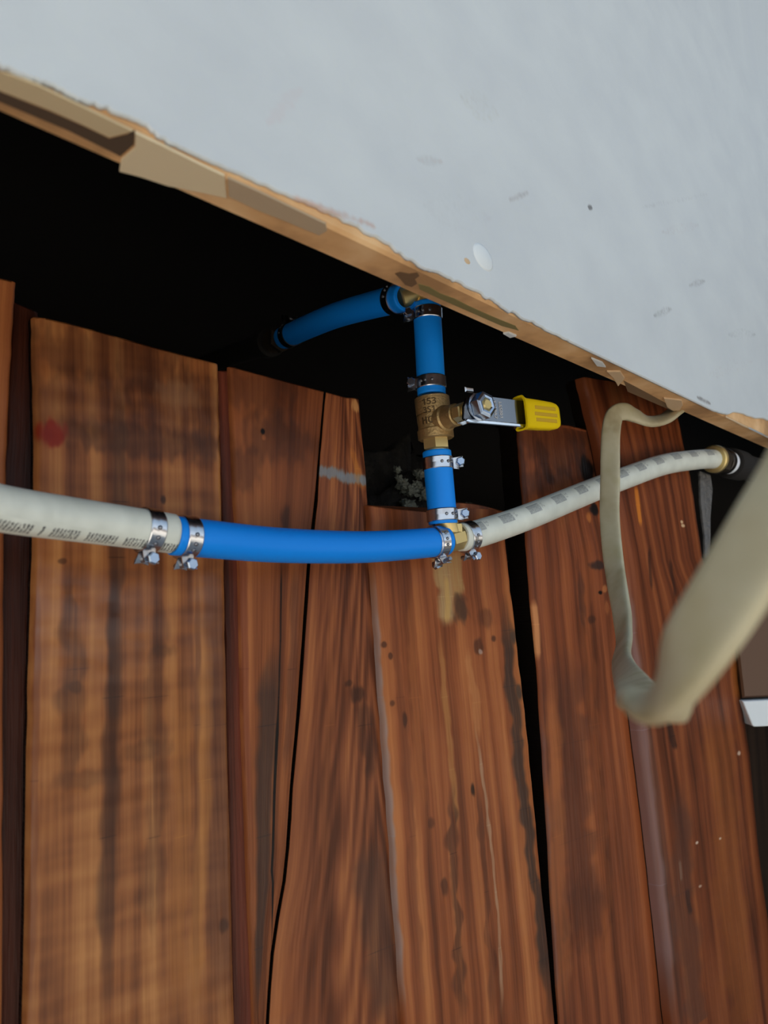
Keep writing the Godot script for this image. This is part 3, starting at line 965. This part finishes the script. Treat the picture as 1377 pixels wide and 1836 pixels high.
func pipe(called: String, path: PackedVector3Array, m: Material, label: String, group := "", hollow0 := true, hollow1 := true) -> Node3D:
	var o := MeshInstance3D.new()
	o.name = numbered(called)
	o.position = path[0]
	o.mesh = pipe_shape(path, path[0], hollow0, hollow1).mesh()
	o.material_override = m
	add_child(o, true)
	return tag(o, label, "pipe", group)

# worm clamp: a perforated band, two bent ears and the screw that draws them together
func clamp_on(path: PackedVector3Array, px: float, py: float, ear: Vector3, screw: Vector3, label: String, dark := false):
	var f := path_point(path, px, py)
	var z: Vector3 = f[1]
	var y := (ear - z * z.dot(ear)).normalized()
	var x := y.cross(z)
	if x.dot(screw) < 0:
		z = -z
		x = -x
	var o := thing("hose_clamp", f[0], label, "hose clamp", "hose clamps on the pipes", "", Basis(x, y, z))
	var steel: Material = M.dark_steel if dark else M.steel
	var rb := R + 0.0009
	var w := 0.0042
	var sh := Shape.new()
	sh.lathe([[-w, R - 0.0003], [-w, rb - 0.0002], [-w + 0.0005, rb + 0.0001], [0.0, rb], [w - 0.0005, rb + 0.0001], [w, rb - 0.0002], [w, R - 0.0003]], Vector3.ZERO, Basis(), 44, false, false)
	sh.lathe([[w, R - 0.0003], [-w, R - 0.0003]], Vector3.ZERO, Basis(), 44, false, false, 0.0, 20)
	part("band", sh, steel, o)
	sh = Shape.new()                                       # the tail that laps over the band
	var rows := []
	for i in 15:
		var a := PI / 2 + deg_to_rad(14.0 + i * 9.0)
		var c := Vector3(cos(a), sin(a), 0)
		rows.append(PackedVector3Array([c * (rb - 0.0001) + Vector3(0, 0, -w * 0.8), c * (rb + 0.0009) + Vector3(0, 0, -w * 0.8), c * (rb + 0.0009) + Vector3(0, 0, w * 0.8), c * (rb - 0.0001) + Vector3(0, 0, w * 0.8)]))
	sh.loft(rows, true, false, true)
	part("band_tail", sh, steel, o)
	for k in [-64.0, -46.0, 64.0, 84.0, 104.0, -90.0]:     # the punched bumps of the band
		var a := PI / 2 + deg_to_rad(k)
		var c := Vector3(cos(a), sin(a), 0)
		sh = Shape.new()
		sh.lathe([[-0.0003, 0.0001], [0.0004, 0.0011], [0.0007, 0.0006], [0.00075, 0.00005]], c * (rb + (0.0008 if k > 15.0 and k < 130.0 else 0.0)), frame(c, Vector3.BACK), 10, true)
		part("bump", sh, M.steel_dull, o)
	for s in [-1.0, 1.0]:                                  # ears, dished like saddles
		sh = Shape.new()
		rows = []
		for i in 9:
			var t := i / 8.0
			var lean: float = s * (0.0022 + 0.0010 * t + 0.0016 * t * t)
			var yy := rb - 0.0005 + 0.0056 * t
			var half := w * (0.80 + 0.10 * t)
			var row := PackedVector3Array()
			for k in 5:
				var zz := lerpf(-half, half, k / 4.0)
				row.append(Vector3(lean + s * 0.0007 * t * pow(absf(k - 2.0) / 2.0, 2.0), yy + 0.0007 * t * pow(absf(k - 2.0) / 2.0, 2.0), zz))
			for k in 5:
				var zz := lerpf(half, -half, k / 4.0)
				row.append(Vector3(lean - s * 0.0009 + s * 0.0007 * t * pow(absf(k - 2.0) / 2.0, 2.0), yy + 0.0007 * t * pow(absf(k - 2.0) / 2.0, 2.0), zz))
			rows.append(row)
		sh.loft(rows, true, false, true)
		part("ear", sh, steel, o)
	var at := Vector3(0, rb + 0.0036, 0)
	sh = Shape.new()
	sh.lathe([[-0.0095, 0.0012], [-0.009, 0.0015], [0.005, 0.0015]], at, frame(Vector3.RIGHT, Vector3.UP), 14)
	var screw_part := part("screw", sh, M.steel_dull, o)
	sh = Shape.new()
	sh.lathe([[0.0042, 0.0026], [0.0044, 0.0032], [0.0072, 0.0032], [0.0078, 0.0026]], at, frame(Vector3.RIGHT, Vector3.UP), 6, false, true, 0.3)
	sh.box(at + Vector3(0.0078, 0, 0), Basis(), Vector3(0.0002, 0.0006, 0.0046), 0.00005)
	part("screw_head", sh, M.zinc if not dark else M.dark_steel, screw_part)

func print_texture(sd: int, style: int) -> ImageTexture:   # maker's print along a pipe: u round the pipe, v along it (0.1 m per turn of v)
	var w := 128
	var h := 512
	var im := Image.create(w, h, false, Image.FORMAT_RGB8)
	im.fill(c8(214, 218, 208))
	var r := RandomNumberGenerator.new()
	r.seed = sd
	var n := noise(sd, 0.02, 3)
	for y in h:
		for x in w:
			var v := n.get_noise_2d(x, y * 0.5) * 0.045
			var c := im.get_pixel(x, y)
			im.set_pixel(x, y, Color(c.r + v, c.g + v, c.b + v))
	var ink := c8(84, 88, 90)
	if style == 0:                                         # grey blocks of lettering with a dark rule
		for blk in [[20, 96], [190, 262], [360, 436]]:
			for y in range(blk[0], blk[1]):
				for x in range(8, 21):
					if r.randf() < 0.8:
						im.set_pixel(x, y, im.get_pixel(x, y).lerp(c8(138, 142, 142), 0.75))
				if y % 4 < 3:
					im.set_pixel(7, y, ink)
					im.set_pixel(21, y, ink.lerp(Color.WHITE, 0.3))
			for k in 3:
				var yy: int = blk[1] + 8 + k * 7
				for x in range(9, 18):
					if r.randf() < 0.55:
						im.set_pixel(x, yy, ink)
						im.set_pixel(x, yy + 1, ink)
	else:                                                  # a close row of small black characters
		for y in range(10, 500, 9):
			if (y / 9) % 11 > 8:
				continue
			for yy in range(y, y + 6):
				for x in range(4, 16):
					if r.randf() < 0.55:
						im.set_pixel(x, yy, c8(50, 52, 54))
	return ImageTexture.create_from_image(im)

func build_pipes():
	var wp := mat(Color.WHITE, 0.4)
	wp.albedo_texture = print_texture(11, 0)
	wp.uv1_offset = Vector3(-0.04, 0, 0)
	var wp2 := mat(Color.WHITE, 0.4)
	wp2.albedo_texture = print_texture(12, 1)
	wp2.uv1_offset = Vector3(-0.33, 0, 0)
	var a := smooth_path([on_wall(-0.30, 0.085, 0.115), on_wall(-0.12, 0.075, 0.104), on_wall(-0.02, 0.063, 0.094), at_wall(-160, 872, 0.084), at_wall(0, 911, 0.072), at_wall(130, 931, 0.062), at_wall(250, 948, 0.055), at_wall(309, 957, 0.053)], 0.004)
	pipe("white_pipe", a, wp2, "thick white plastic pipe entering at the left edge of the photo")
	var b := smooth_path([at_wall(308, 960, 0.052), at_wall(360, 965, 0.050), at_wall(500, 977.5, 0.042), at_wall(640, 981, 0.037), at_wall(735, 976, 0.035), at_wall(799, 970, 0.035)], 0.003)
	pipe("blue_pipe", b, M.blue, "long blue pipe sagging horizontally between white pipe and brass tee")
	var c := smooth_path([at_wall(824, 963, 0.035), at_wall(850, 959, 0.035), at_wall(940, 929, 0.034), at_wall(1050, 884, 0.031), at_wall(1120, 857, 0.028), at_wall(1190, 833, 0.026), at_wall(1250, 824, 0.025), at_wall(1282, 823, 0.024)], 0.004)
	pipe("white_pipe", c, wp, "white plastic pipe with grey printed blocks rising from the tee to the right")
	var d := smooth_path([at_wall(794.5, 940, 0.035), at_wall(783, 809, 0.035)], 0.003)
	pipe("blue_pipe", d, M.blue, "short upright blue pipe between the brass tee and the valve")
	var e := smooth_path([at_wall(774, 709, 0.035), at_wall(765, 545, 0.035)], 0.003)
	pipe("blue_pipe", e, M.blue, "upright blue pipe above the valve, reaching up to the panel edge")
	var far_end := at_depth(508, 606, 0.70)
	var g := smooth_path([at_wall(728, 532, 0.033), at_wall(728, 532, 0.033).lerp(far_end, 0.5) + Vector3(0, 0.004, 0), far_end], 0.004)
	pipe("blue_pipe", g, M.blue, "slanting blue pipe running back into the dark cavity")

	# fittings
	var brass := func(sh: Shape, o: Node3D, called: String, m: Material = M.brass):
		for t in sh.tris:
			for k in 3:
				t[k] = t[k] - o.position
		part(called, sh, m, o)
	var joint := func(p0: Vector3, p1: Vector3, o: Node3D, called: String, r := 0.0075):
		var s3 := Shape.new()
		var len := p0.distance_to(p1)
		s3.lathe([[0.0, r - 0.001], [0.0008, r], [len - 0.0008, r], [len, r - 0.001]], p0, frame(p1 - p0, Vector3.UP + Vector3(0.1, 0, 0)), 24)
		brass.call(s3, o, called)
	# coupling between the white and the blue pipe
	var cpl := thing("brass_coupling", (a[-1] + b[0]) / 2, "brass coupling glimpsed between the white pipe and the blue pipe", "pipe fitting")
	var ta: Vector3 = (a[-1] - a[-2]).normalized()
	var tb: Vector3 = (b[1] - b[0]).normalized()
	joint.call(a[-1] - ta * 0.010, a[-1] + ta * 0.001, cpl, "barb")
	joint.call(b[0] - tb * 0.001, b[0] + tb * 0.010, cpl, "barb")
	var s := Shape.new()
	s.lathe([[-0.0012, 0.0082], [-0.0007, 0.0089], [0.0007, 0.0089], [0.0012, 0.0082]], (a[-1] + b[0]) / 2, frame(ta, Vector3.UP), 24)
	brass.call(s, cpl, "collar")
	# tee
	var tc := at_wall(811, 966, 0.035)
	var tee := thing("brass_tee", tc, "brass tee joining the blue pipes and the right white pipe", "pipe fitting")
	var x_dir: Vector3 = (c[0] - b[-1]).normalized()
	joint.call(b[-1] - x_dir * 0.010, tc, tee, "barb")
	joint.call(tc, c[0] + (c[1] - c[0]).normalized() * 0.010, tee, "barb")
	joint.call(tc, d[0] + (d[1] - d[0]).normalized() * 0.010, tee, "barb", 0.0078)
	s = Shape.new()
	s.lathe([[-0.006, 0.0080], [-0.0055, 0.0092], [0.0055, 0.0092], [0.006, 0.0080]], tc, frame(x_dir, N), 8, false, true, PI / 8)
	brass.call(s, tee, "body")
	s = Shape.new()
	s.lathe([[0.0, 0.0080], [0.0005, 0.0088], [0.0075, 0.0088], [0.0080, 0.0080]], tc + Vector3(0, 0.002, 0), frame(d[-1] - d[0], N), 6, false, true, 0.2)
	brass.call(s, tee, "neck")
	# adapter under the valve
	var ad := thing("brass_adapter", d[-1], "brass hexagon adapter under the valve body", "pipe fitting")
	var up: Vector3 = (e[0] - d[-1]).normalized()
	joint.call(d[-1] - up * 0.010, d[-1] + up * 0.002, ad, "barb")
	s = Shape.new()
	s.lathe([[-0.0002, 0.0085], [0.0006, 0.0096], [0.0080, 0.0096], [0.0088, 0.0085]], d[-1] + up * 0.001, frame(up, N), 6, false, true, 0.25)
	brass.call(s, ad, "hexagon")
	# elbow at the top
	var corner := at_wall(760, 519, 0.034)
	var el := thing("brass_elbow", corner, "brass elbow tucked behind the panel edge above the valve", "pipe fitting")
	joint.call(e[-1] - up * 0.008, corner, el, "barb", 0.0078)
	joint.call(corner, g[0] + (g[1] - g[0]).normalized() * 0.008, el, "barb", 0.0078)
	var side: Vector3 = (corner - g[0]).normalized()
	s = Shape.new()
	s.lathe([[-0.0095, 0.0078], [-0.009, 0.0088], [0.006, 0.0088], [0.0066, 0.0078]], corner, frame(side, Vector3.UP), 24)
	brass.call(s, el, "body")
	s = Shape.new()
	s.lathe([[-0.0066, 0.0078], [-0.006, 0.0088], [0.006, 0.0088], [0.0066, 0.0078]], corner, frame(up, N), 24)
	brass.call(s, el, "bend")
	# dark coupling and iron pipe at the far end of the slanting pipe
	var gd: Vector3 = (g[-1] - g[-2]).normalized()
	var gd2 := (at_depth(436, 630, 0.80) - g[-1]).normalized()
	var dk := thing("dark_coupling", g[-1], "dark threaded coupling at the far end of the slanting blue pipe", "pipe fitting")
	joint.call(g[-1] - gd * 0.01, g[-1] + gd * 0.003, dk, "barb")
	s = Shape.new()
	s.lathe([[0.0, 0.0100], [0.002, 0.0125], [0.010, 0.0125], [0.012, 0.010]], g[-1], frame(gd2, Vector3.UP), 6)
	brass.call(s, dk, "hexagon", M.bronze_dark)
	s = Shape.new()
	var prof := []
	for i in 12:
		prof.append([0.012 + i * 0.0015, 0.0098 if i % 2 else 0.0106])
	s.lathe(prof, g[-1], frame(gd2, Vector3.UP), 24)
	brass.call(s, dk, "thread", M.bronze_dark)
	s = Shape.new()
	s.lathe([[0.030, 0.0115], [0.031, 0.014], [0.046, 0.014], [0.047, 0.0115], [0.30, 0.0105]], g[-1], frame(gd2, Vector3.UP), 24)
	brass.call(s, dk, "iron_pipe", M.near_black)

	# fitting at the right end
	var cd: Vector3 = (c[-1] - c[-4]).normalized()
	var cd2 := (at_wall(1330, 836, 0.020) - c[-1]).normalized()
	var rf := thing("brass_collar", c[-1], "brass collar with dark nut where the right white pipe meets the wall", "pipe fitting")
	s = Shape.new()
	s.lathe([[-0.0045, 0.0100], [-0.0045, 0.0132], [-0.0035, 0.0145], [0.0005, 0.0145], [0.0015, 0.0132]], c[-1], frame(cd, Vector3.UP), 32)
	brass.call(s, rf, "collar")
	s = Shape.new()
	s.lathe([[0.001, 0.0125], [0.002, 0.0148], [0.013, 0.0148], [0.015, 0.0130]], c[-1], frame(cd2, Vector3.UP), 6, false, true, 0.4)
	brass.call(s, rf, "nut", M.bronze_dark)
	s = Shape.new()
	s.lathe([[0.015, 0.0130], [0.016, 0.0140], [0.022, 0.0140], [0.023, 0.012]], c[-1], frame(cd2, Vector3.UP), 28)
	brass.call(s, rf, "rim", M.dark_steel)
	s = Shape.new()
	s.lathe([[0.023, 0.0118], [0.0236, 0.0126], [0.034, 0.0124], [0.0345, 0.0116]], c[-1], frame(cd2, Vector3.UP), 28)
	brass.call(s, rf, "thread_tape", M.ptfe)
	s = Shape.new()
	s.lathe([[0.032, 0.0150], [0.033, 0.0165], [0.060, 0.0165], [0.062, 0.0140], [0.30, 0.0130]], c[-1], frame(cd2, Vector3.UP), 28)
	brass.call(s, rf, "iron_pipe", M.near_black)

	# clamps
	var camright := cam_basis.x
	var back := cam_basis.z
	clamp_on(a, 270, 950, Vector3.DOWN, N, "steel clamp on the left white pipe beside the coupling")
	clamp_on(b, 336, 963, Vector3.DOWN, N, "steel clamp at the left end of the long blue pipe")
	clamp_on(b, 783, 972, Vector3.DOWN - U * 0.35 + N * 0.2, U, "steel clamp at the tee end of the long blue pipe")
	clamp_on(c, 842, 962, Vector3.DOWN, N, "steel clamp at the tee end of the right white pipe")
	clamp_on(d, 793, 921, camright - back * 0.2, back, "steel clamp at the bottom of the short upright pipe, just over the tee")
	clamp_on(d, 785, 829, camright - back * 0.2, back, "steel clamp at the top of the short upright pipe, under the valve")
	clamp_on(e, 772, 691, -camright, back, "steel clamp just above the bronze valve body")
	clamp_on(e, 766, 566, -camright + back * 0.1, -Vector3.FORWARD, "steel clamp at the top of the upright pipe near the panel edge")
	clamp_on(g, 709, 538, Vector3.UP, -N, "steel clamp at the near end of the slanting blue pipe")
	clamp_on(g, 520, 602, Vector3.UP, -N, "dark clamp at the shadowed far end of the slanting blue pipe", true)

# ------------------------------------------------------------------ ball valve
func bent_text(text: String, size: float, r: float, depth: float) -> ArrayMesh:   # raised lettering on a round body: x runs round it
	var t := TextMesh.new()
	var f := SystemFont.new()
	f.font_names = PackedStringArray(["Droid Sans"])
	f.font_weight = 700
	t.font = f
	t.text = text
	t.font_size = 32
	t.pixel_size = size / 32.0
	t.depth = depth
	t.curve_step = 4.0
	var src := t.get_mesh_arrays()
	var v: PackedVector3Array = src[Mesh.ARRAY_VERTEX]
	var n: PackedVector3Array = src[Mesh.ARRAY_NORMAL]
	for i in v.size():
		var p := v[i]
		if r > 0.0:
			var a := p.x / r
			v[i] = Vector3(sin(a) * (r + p.z), p.y, cos(a) * (r + p.z))
			n[i] = Basis(Vector3.UP, a) * n[i]
	var arr := []
	arr.resize(Mesh.ARRAY_MAX)
	arr[Mesh.ARRAY_VERTEX] = v
	arr[Mesh.ARRAY_NORMAL] = n
	arr[Mesh.ARRAY_INDEX] = src[Mesh.ARRAY_INDEX]
	var m := ArrayMesh.new()
	m.add_surface_from_arrays(Mesh.PRIMITIVE_TRIANGLES, arr)
	return m

func build_valve():
	var base := at_wall(782, 788, 0.035)
	var top := at_wall(774, 712, 0.035)
	var axis := (top - base).normalized()
	var len := base.distance_to(top)
	var toward := (N - axis * axis.dot(N)).normalized()
	var vb := Basis(axis.cross(toward), axis, toward)      # x along the wall, y up the pipe, z towards the viewer's side
	var v := thing("ball_valve", base, "bronze ball valve with chrome lever and yellow grip", "valve", "", "", vb)
	var r := 0.0122
	var ly := 0.0124
	var s := Shape.new()
	s.lathe([[0.0, 0.0115], [0.0008, r + 0.0004], [0.0066, r + 0.0004], [0.0074, r - 0.0004], [0.0100, r - 0.0006], [0.0135, r - 0.0002], [len * 0.555, r - 0.0002], [len * 0.56, r - 0.0012], [len * 0.585, r - 0.0012], [len * 0.59, r], [len - 0.0008, r], [len, r - 0.0010]], Vector3.ZERO, frame(Vector3.UP, Vector3.BACK), 40, false)
	part("body", s, M.bronze, v)
	# the boss that carries the stem
	s = Shape.new()
	s.lathe([[0.004, 0.0098], [0.0125, 0.0092], [0.0135, 0.0080], [0.0225, 0.0078], [0.0233, 0.0070]], Vector3(0, ly, 0), frame(Vector3.BACK, Vector3.UP), 30, false)
	part("stem_boss", s, M.bronze, v)
	s = Shape.new()
	s.lathe([[0.0235, 0.0060], [0.0240, 0.0070], [0.0300, 0.0070], [0.0306, 0.0060]], Vector3(0, ly, 0), frame(Vector3.BACK, Vector3.UP), 6, false)
	part("gland_nut", s, M.brass, v)
	s = Shape.new()
	s.lathe([[0.0200, 0.0042], [0.0500, 0.0038], [0.0515, 0.0030]], Vector3(0, ly, 0), frame(Vector3.BACK, Vector3.UP), 18, false)
	part("stem", s, M.brass, v)
	# raised lettering
	for t in [["153", len * 0.82, 0.0062, -0.95], ["3S1", len * 0.635, 0.0056, -0.98], ["HO3", len * 0.40, 0.0066, -0.98]]:
		var o := MeshInstance3D.new()
		o.name = "lettering"
		o.mesh = bent_text(t[0], t[2], r - 0.0004, 0.0011)
		o.material_override = M.lettering
		o.transform = Transform3D(Basis(Vector3.UP, t[3]), Vector3(0, t[1], 0))
		v.add_child(o, true)
	# the lever: a pressed plate with a turned lip, a stop at its heel
	var lz := 0.0400
	var lever := Shape.new()
	lever.prism([Vector2(-0.014, -0.0085), Vector2(-0.011, -0.0095), Vector2(0.050, -0.0095), Vector2(0.050, 0.0085), Vector2(0.016, 0.0088), Vector2(0.008, 0.0098), Vector2(-0.002, 0.0098), Vector2(-0.009, 0.006), Vector2(-0.0125, 0.000)], Vector3(0, ly, lz), Basis(), 0.0, 0.0022, 0.0004)
	var lv := part("lever", lever, M.lever, v)
	s = Shape.new()
	s.prism([Vector2(-0.0145, -0.0006), Vector2(-0.010, -0.0016), Vector2(0.050, -0.0016), Vector2(0.050, 0.0008), Vector2(-0.012, 0.0012)], Vector3(0, ly - 0.0095, lz), Basis(), -0.004, 0.0036, 0.0005)
	part("lip", s, M.chrome, lv)
	s = Shape.new()
	s.box(Vector3(-0.003, ly + 0.0125, lz - 0.003), Basis(), Vector3(0.008, 0.0035, 0.006), 0.0008)
	part("stop", s, M.chrome, lv)
	s = Shape.new()
	s.lathe([[0.0, 0.0078], [0.0004, 0.0094], [0.0014, 0.0094], [0.0018, 0.0080]], Vector3(0, ly, lz + 0.0022), frame(Vector3.BACK, Vector3.UP), 28)
	part("washer", s, M.zinc, v)
	s = Shape.new()
	var nz := lz + 0.0038
	s.lathe([[0.0, 0.0080], [0.0006, 0.0090], [0.0064, 0.0090], [0.0072, 0.0074]], Vector3(0, ly, nz), frame(Vector3.BACK, Vector3.UP), 6, false, false, 0.25)
	s.lathe([[0.0072, 0.0074], [0.0074, 0.0066], [0.0072, 0.0050], [0.0062, 0.0042], [0.001, 0.0042]], Vector3(0, ly, nz), frame(Vector3.BACK, Vector3.UP), 6, false, false, 0.25)
	part("nut", s, M.zinc, v)
	for t in [["1218A7", 0.0166], ["LSSI01", 0.0222]]:       # stamped characters across the lever
		var o := MeshInstance3D.new()
		o.name = "stamped_lettering"
		o.mesh = bent_text(t[0], 0.0038, 0.0, 0.0005)
		o.material_override = M.stamp
		o.transform = Transform3D(Basis(Vector3.BACK, -PI / 2), Vector3(t[1], ly, lz + 0.0023))
		lv.add_child(o, true)
	# the yellow vinyl grip
	s = Shape.new()
	var rows := []
	var prof := [[0.0430, 0.0124, 0.0062], [0.0440, 0.0122, 0.0058], [0.0458, 0.0114, 0.0050], [0.0485, 0.0109, 0.0047], [0.062, 0.0107, 0.0045], [0.076, 0.0101, 0.0044], [0.0805, 0.0092, 0.0042], [0.0830, 0.0078, 0.0036], [0.0842, 0.0055, 0.0024]]
	for p in prof:
		var ring := PackedVector3Array()
		for j in 32:
			var a := TAU * j / 32
			var cx = signf(cos(a)) * pow(absf(cos(a)), 0.45)
			var sx := signf(sin(a)) * pow(absf(sin(a)), 0.45)
			ring.append(Vector3(p[0], ly - 0.0006 + cx * p[1], lz + 0.0010 + sx * p[2]))
		rows.append(ring)
	s.loft(rows, true, true, false, false, true)
	var inner := []
	for p in [[0.0430, 0.0124, 0.0062], [0.0431, 0.0110, 0.0046], [0.0490, 0.0100, 0.0036]]:
		var ring := PackedVector3Array()
		for j in 32:
			var a := TAU * j / 32
			ring.append(Vector3(p[0], ly - 0.0006 + signf(cos(a)) * pow(absf(cos(a)), 0.45) * p[1], lz + 0.0010 + signf(sin(a)) * pow(absf(sin(a)), 0.45) * p[2]))
		inner.append(ring)
	inner.reverse()
	s.loft(inner, true, false, false, true, false, [], 60)
	var grip := part("grip", s, M.yellow, v, "yellow vinyl grip")
	for t in [["IIIIII", 0.0036], ["IIIIIII", -0.0010], ["IIIIII", -0.0052]]:   # worn rows of raised print on the grip
		var b := Shape.new()
		var wl: float = 0.022 + 0.002 * t[0].length()
		b.box(Vector3(0.066, ly + t[1], lz + 0.0056), Basis(), Vector3(wl - 0.011, 0.0026, 0.0003), 0.00015)
		part("worn_print", b, M.yellow_dirt, grip)

# ------------------------------------------------------------------ flat cable
func build_cable():
	# [x, y, depth, turn of the flat side away from the viewer in degrees]
	var ctrl := [[1262, 700, 0.74, 70], [1226, 726, 0.71, 62], [1208, 739, 0.69, 55], [1190, 751, 0.675, 50], [1165, 755, 0.665, 52], [1142, 746, 0.655, 48], [1120, 738, 0.645, 30], [1103, 744, 0.638, 8], [1096, 768, 0.632, 0], [1094, 810, 0.62, 0], [1094, 860, 0.605, 12], [1093, 920, 0.59, 22], [1097, 980, 0.57, 24], [1105, 1040, 0.545, 34], [1115, 1100, 0.515, 42], [1119, 1145, 0.49, 55], [1114, 1180, 0.455, 58], [1120, 1205, 0.41, 40], [1138, 1234, 0.31, 12], [1148, 1254, 0.245, -6], [1164, 1268, 0.190, -18], [1184, 1250, 0.163, -28], [1216, 1200, 0.148, -36], [1280, 1104, 0.141, -36], [1345, 1000, 0.138, -36], [1416, 882, 0.137, -36], [1520, 720, 0.142, -30], [1660, 590, 0.18, 10], [1850, 560, 0.20, 8], [2080, 700, 0.24, 4], [2250, 1000, 0.29, 0], [2300, 1400, 0.34, 0]]
	var pts := []
	var turns := []
	for c in ctrl:
		pts.append(at_depth(c[0], c[1], c[2]))
		turns.append(float(c[3]))
	for e in [-0.3, -0.55, -0.9, -1.29]:
		var tail: Vector3 = at_depth(2300, 1400, 0.36)
		pts.append(Vector3(tail.x + 0.02, eye.y + e, tail.z))
		turns.append(10.0)
	var path := PackedVector3Array()
	var tw := []
	for i in pts.size() - 1:
		var a: Vector3 = pts[maxi(i - 1, 0)]
		var d: Vector3 = pts[mini(i + 2, pts.size() - 1)]
		for k in 6:
			path.append(pts[i].cubic_interpolate(pts[i + 1], a, d, k / 6.0))
			tw.append(lerpf(turns[i], turns[i + 1], smoothstep(0, 1, k / 6.0)))
	path.append(pts[-1])
	tw.append(turns[-1])
	var o := MeshInstance3D.new()
	o.name = "flat_cable"
	o.position = path[0]
	var sh := Shape.new()
	var rings := []
	var prev := Vector3.ZERO
	for i in path.size():
		var t := (path[mini(i + 1, path.size() - 1)] - path[maxi(i - 1, 0)]).normalized()
		var view := (eye - path[i]).normalized()
		var wdir := t.cross(view)
		if wdir.length() < 0.15 and prev != Vector3.ZERO:
			wdir = prev
		wdir = (wdir - t * t.dot(wdir)).normalized()
		if prev != Vector3.ZERO:
			wdir = wdir.lerp(prev, 0.75)
			wdir = (wdir - t * t.dot(wdir)).normalized()
		prev = wdir
		var w2 := wdir.rotated(t, deg_to_rad(tw[i]))
		var n2 := t.cross(w2)
		var ring := PackedVector3Array()
		for j in 24:
			var a := TAU * j / 24
			var cx = signf(cos(a)) * pow(absf(cos(a)), 0.55) * 0.0076
			var sx := signf(sin(a)) * pow(absf(sin(a)), 0.6) * 0.0026
			ring.append(path[i] - path[0] + w2 * cx + n2 * sx)
		rings.append(ring)
	sh.loft(rings)
	o.mesh = sh.mesh()
	o.material_override = M.cable
	add_child(o, true)
	tag(o, "cream flat electric cable looping down from the panel edge towards the viewer", "cable")

# ------------------------------------------------------------------ the corner of a cabinet at the right edge
func build_cabinet():
	var b := Basis(Vector3.UP, deg_to_rad(-4.0))
	var o := at_depth(1334, 1256, 0.79)
	var cab := thing("cabinet", o, "brown cabinet corner with white shelf edge at the right frame edge", "cabinet", "", "", b)
	var k := 0.79 / F
	var s := Shape.new()
	s.box(Vector3(0.11, 0.0015 + 82 * k, -0.012), Basis(), Vector3(0.22, 162 * k, 0.02), 0.002)
	part("side_panel", s, M.cabinet_brown, cab)
	s = Shape.new()
	s.prism([Vector2(-0.003, 0.0), Vector2(0.23, 0.0), Vector2(0.23, -0.026), Vector2(0.006, -0.026), Vector2(0.004, -0.0245)], Vector3.ZERO, Basis(), -0.02, 0.004, 0.0008)
	part("shelf_edge", s, M.cabinet_white, cab, "white painted shelf edge")
	s = Shape.new()
	s.box(Vector3(0.13, -0.33, -0.014), Basis(), Vector3(0.20, 0.61, 0.012), 0.002)
	part("lower_panel", s, M.cabinet_dark, cab)
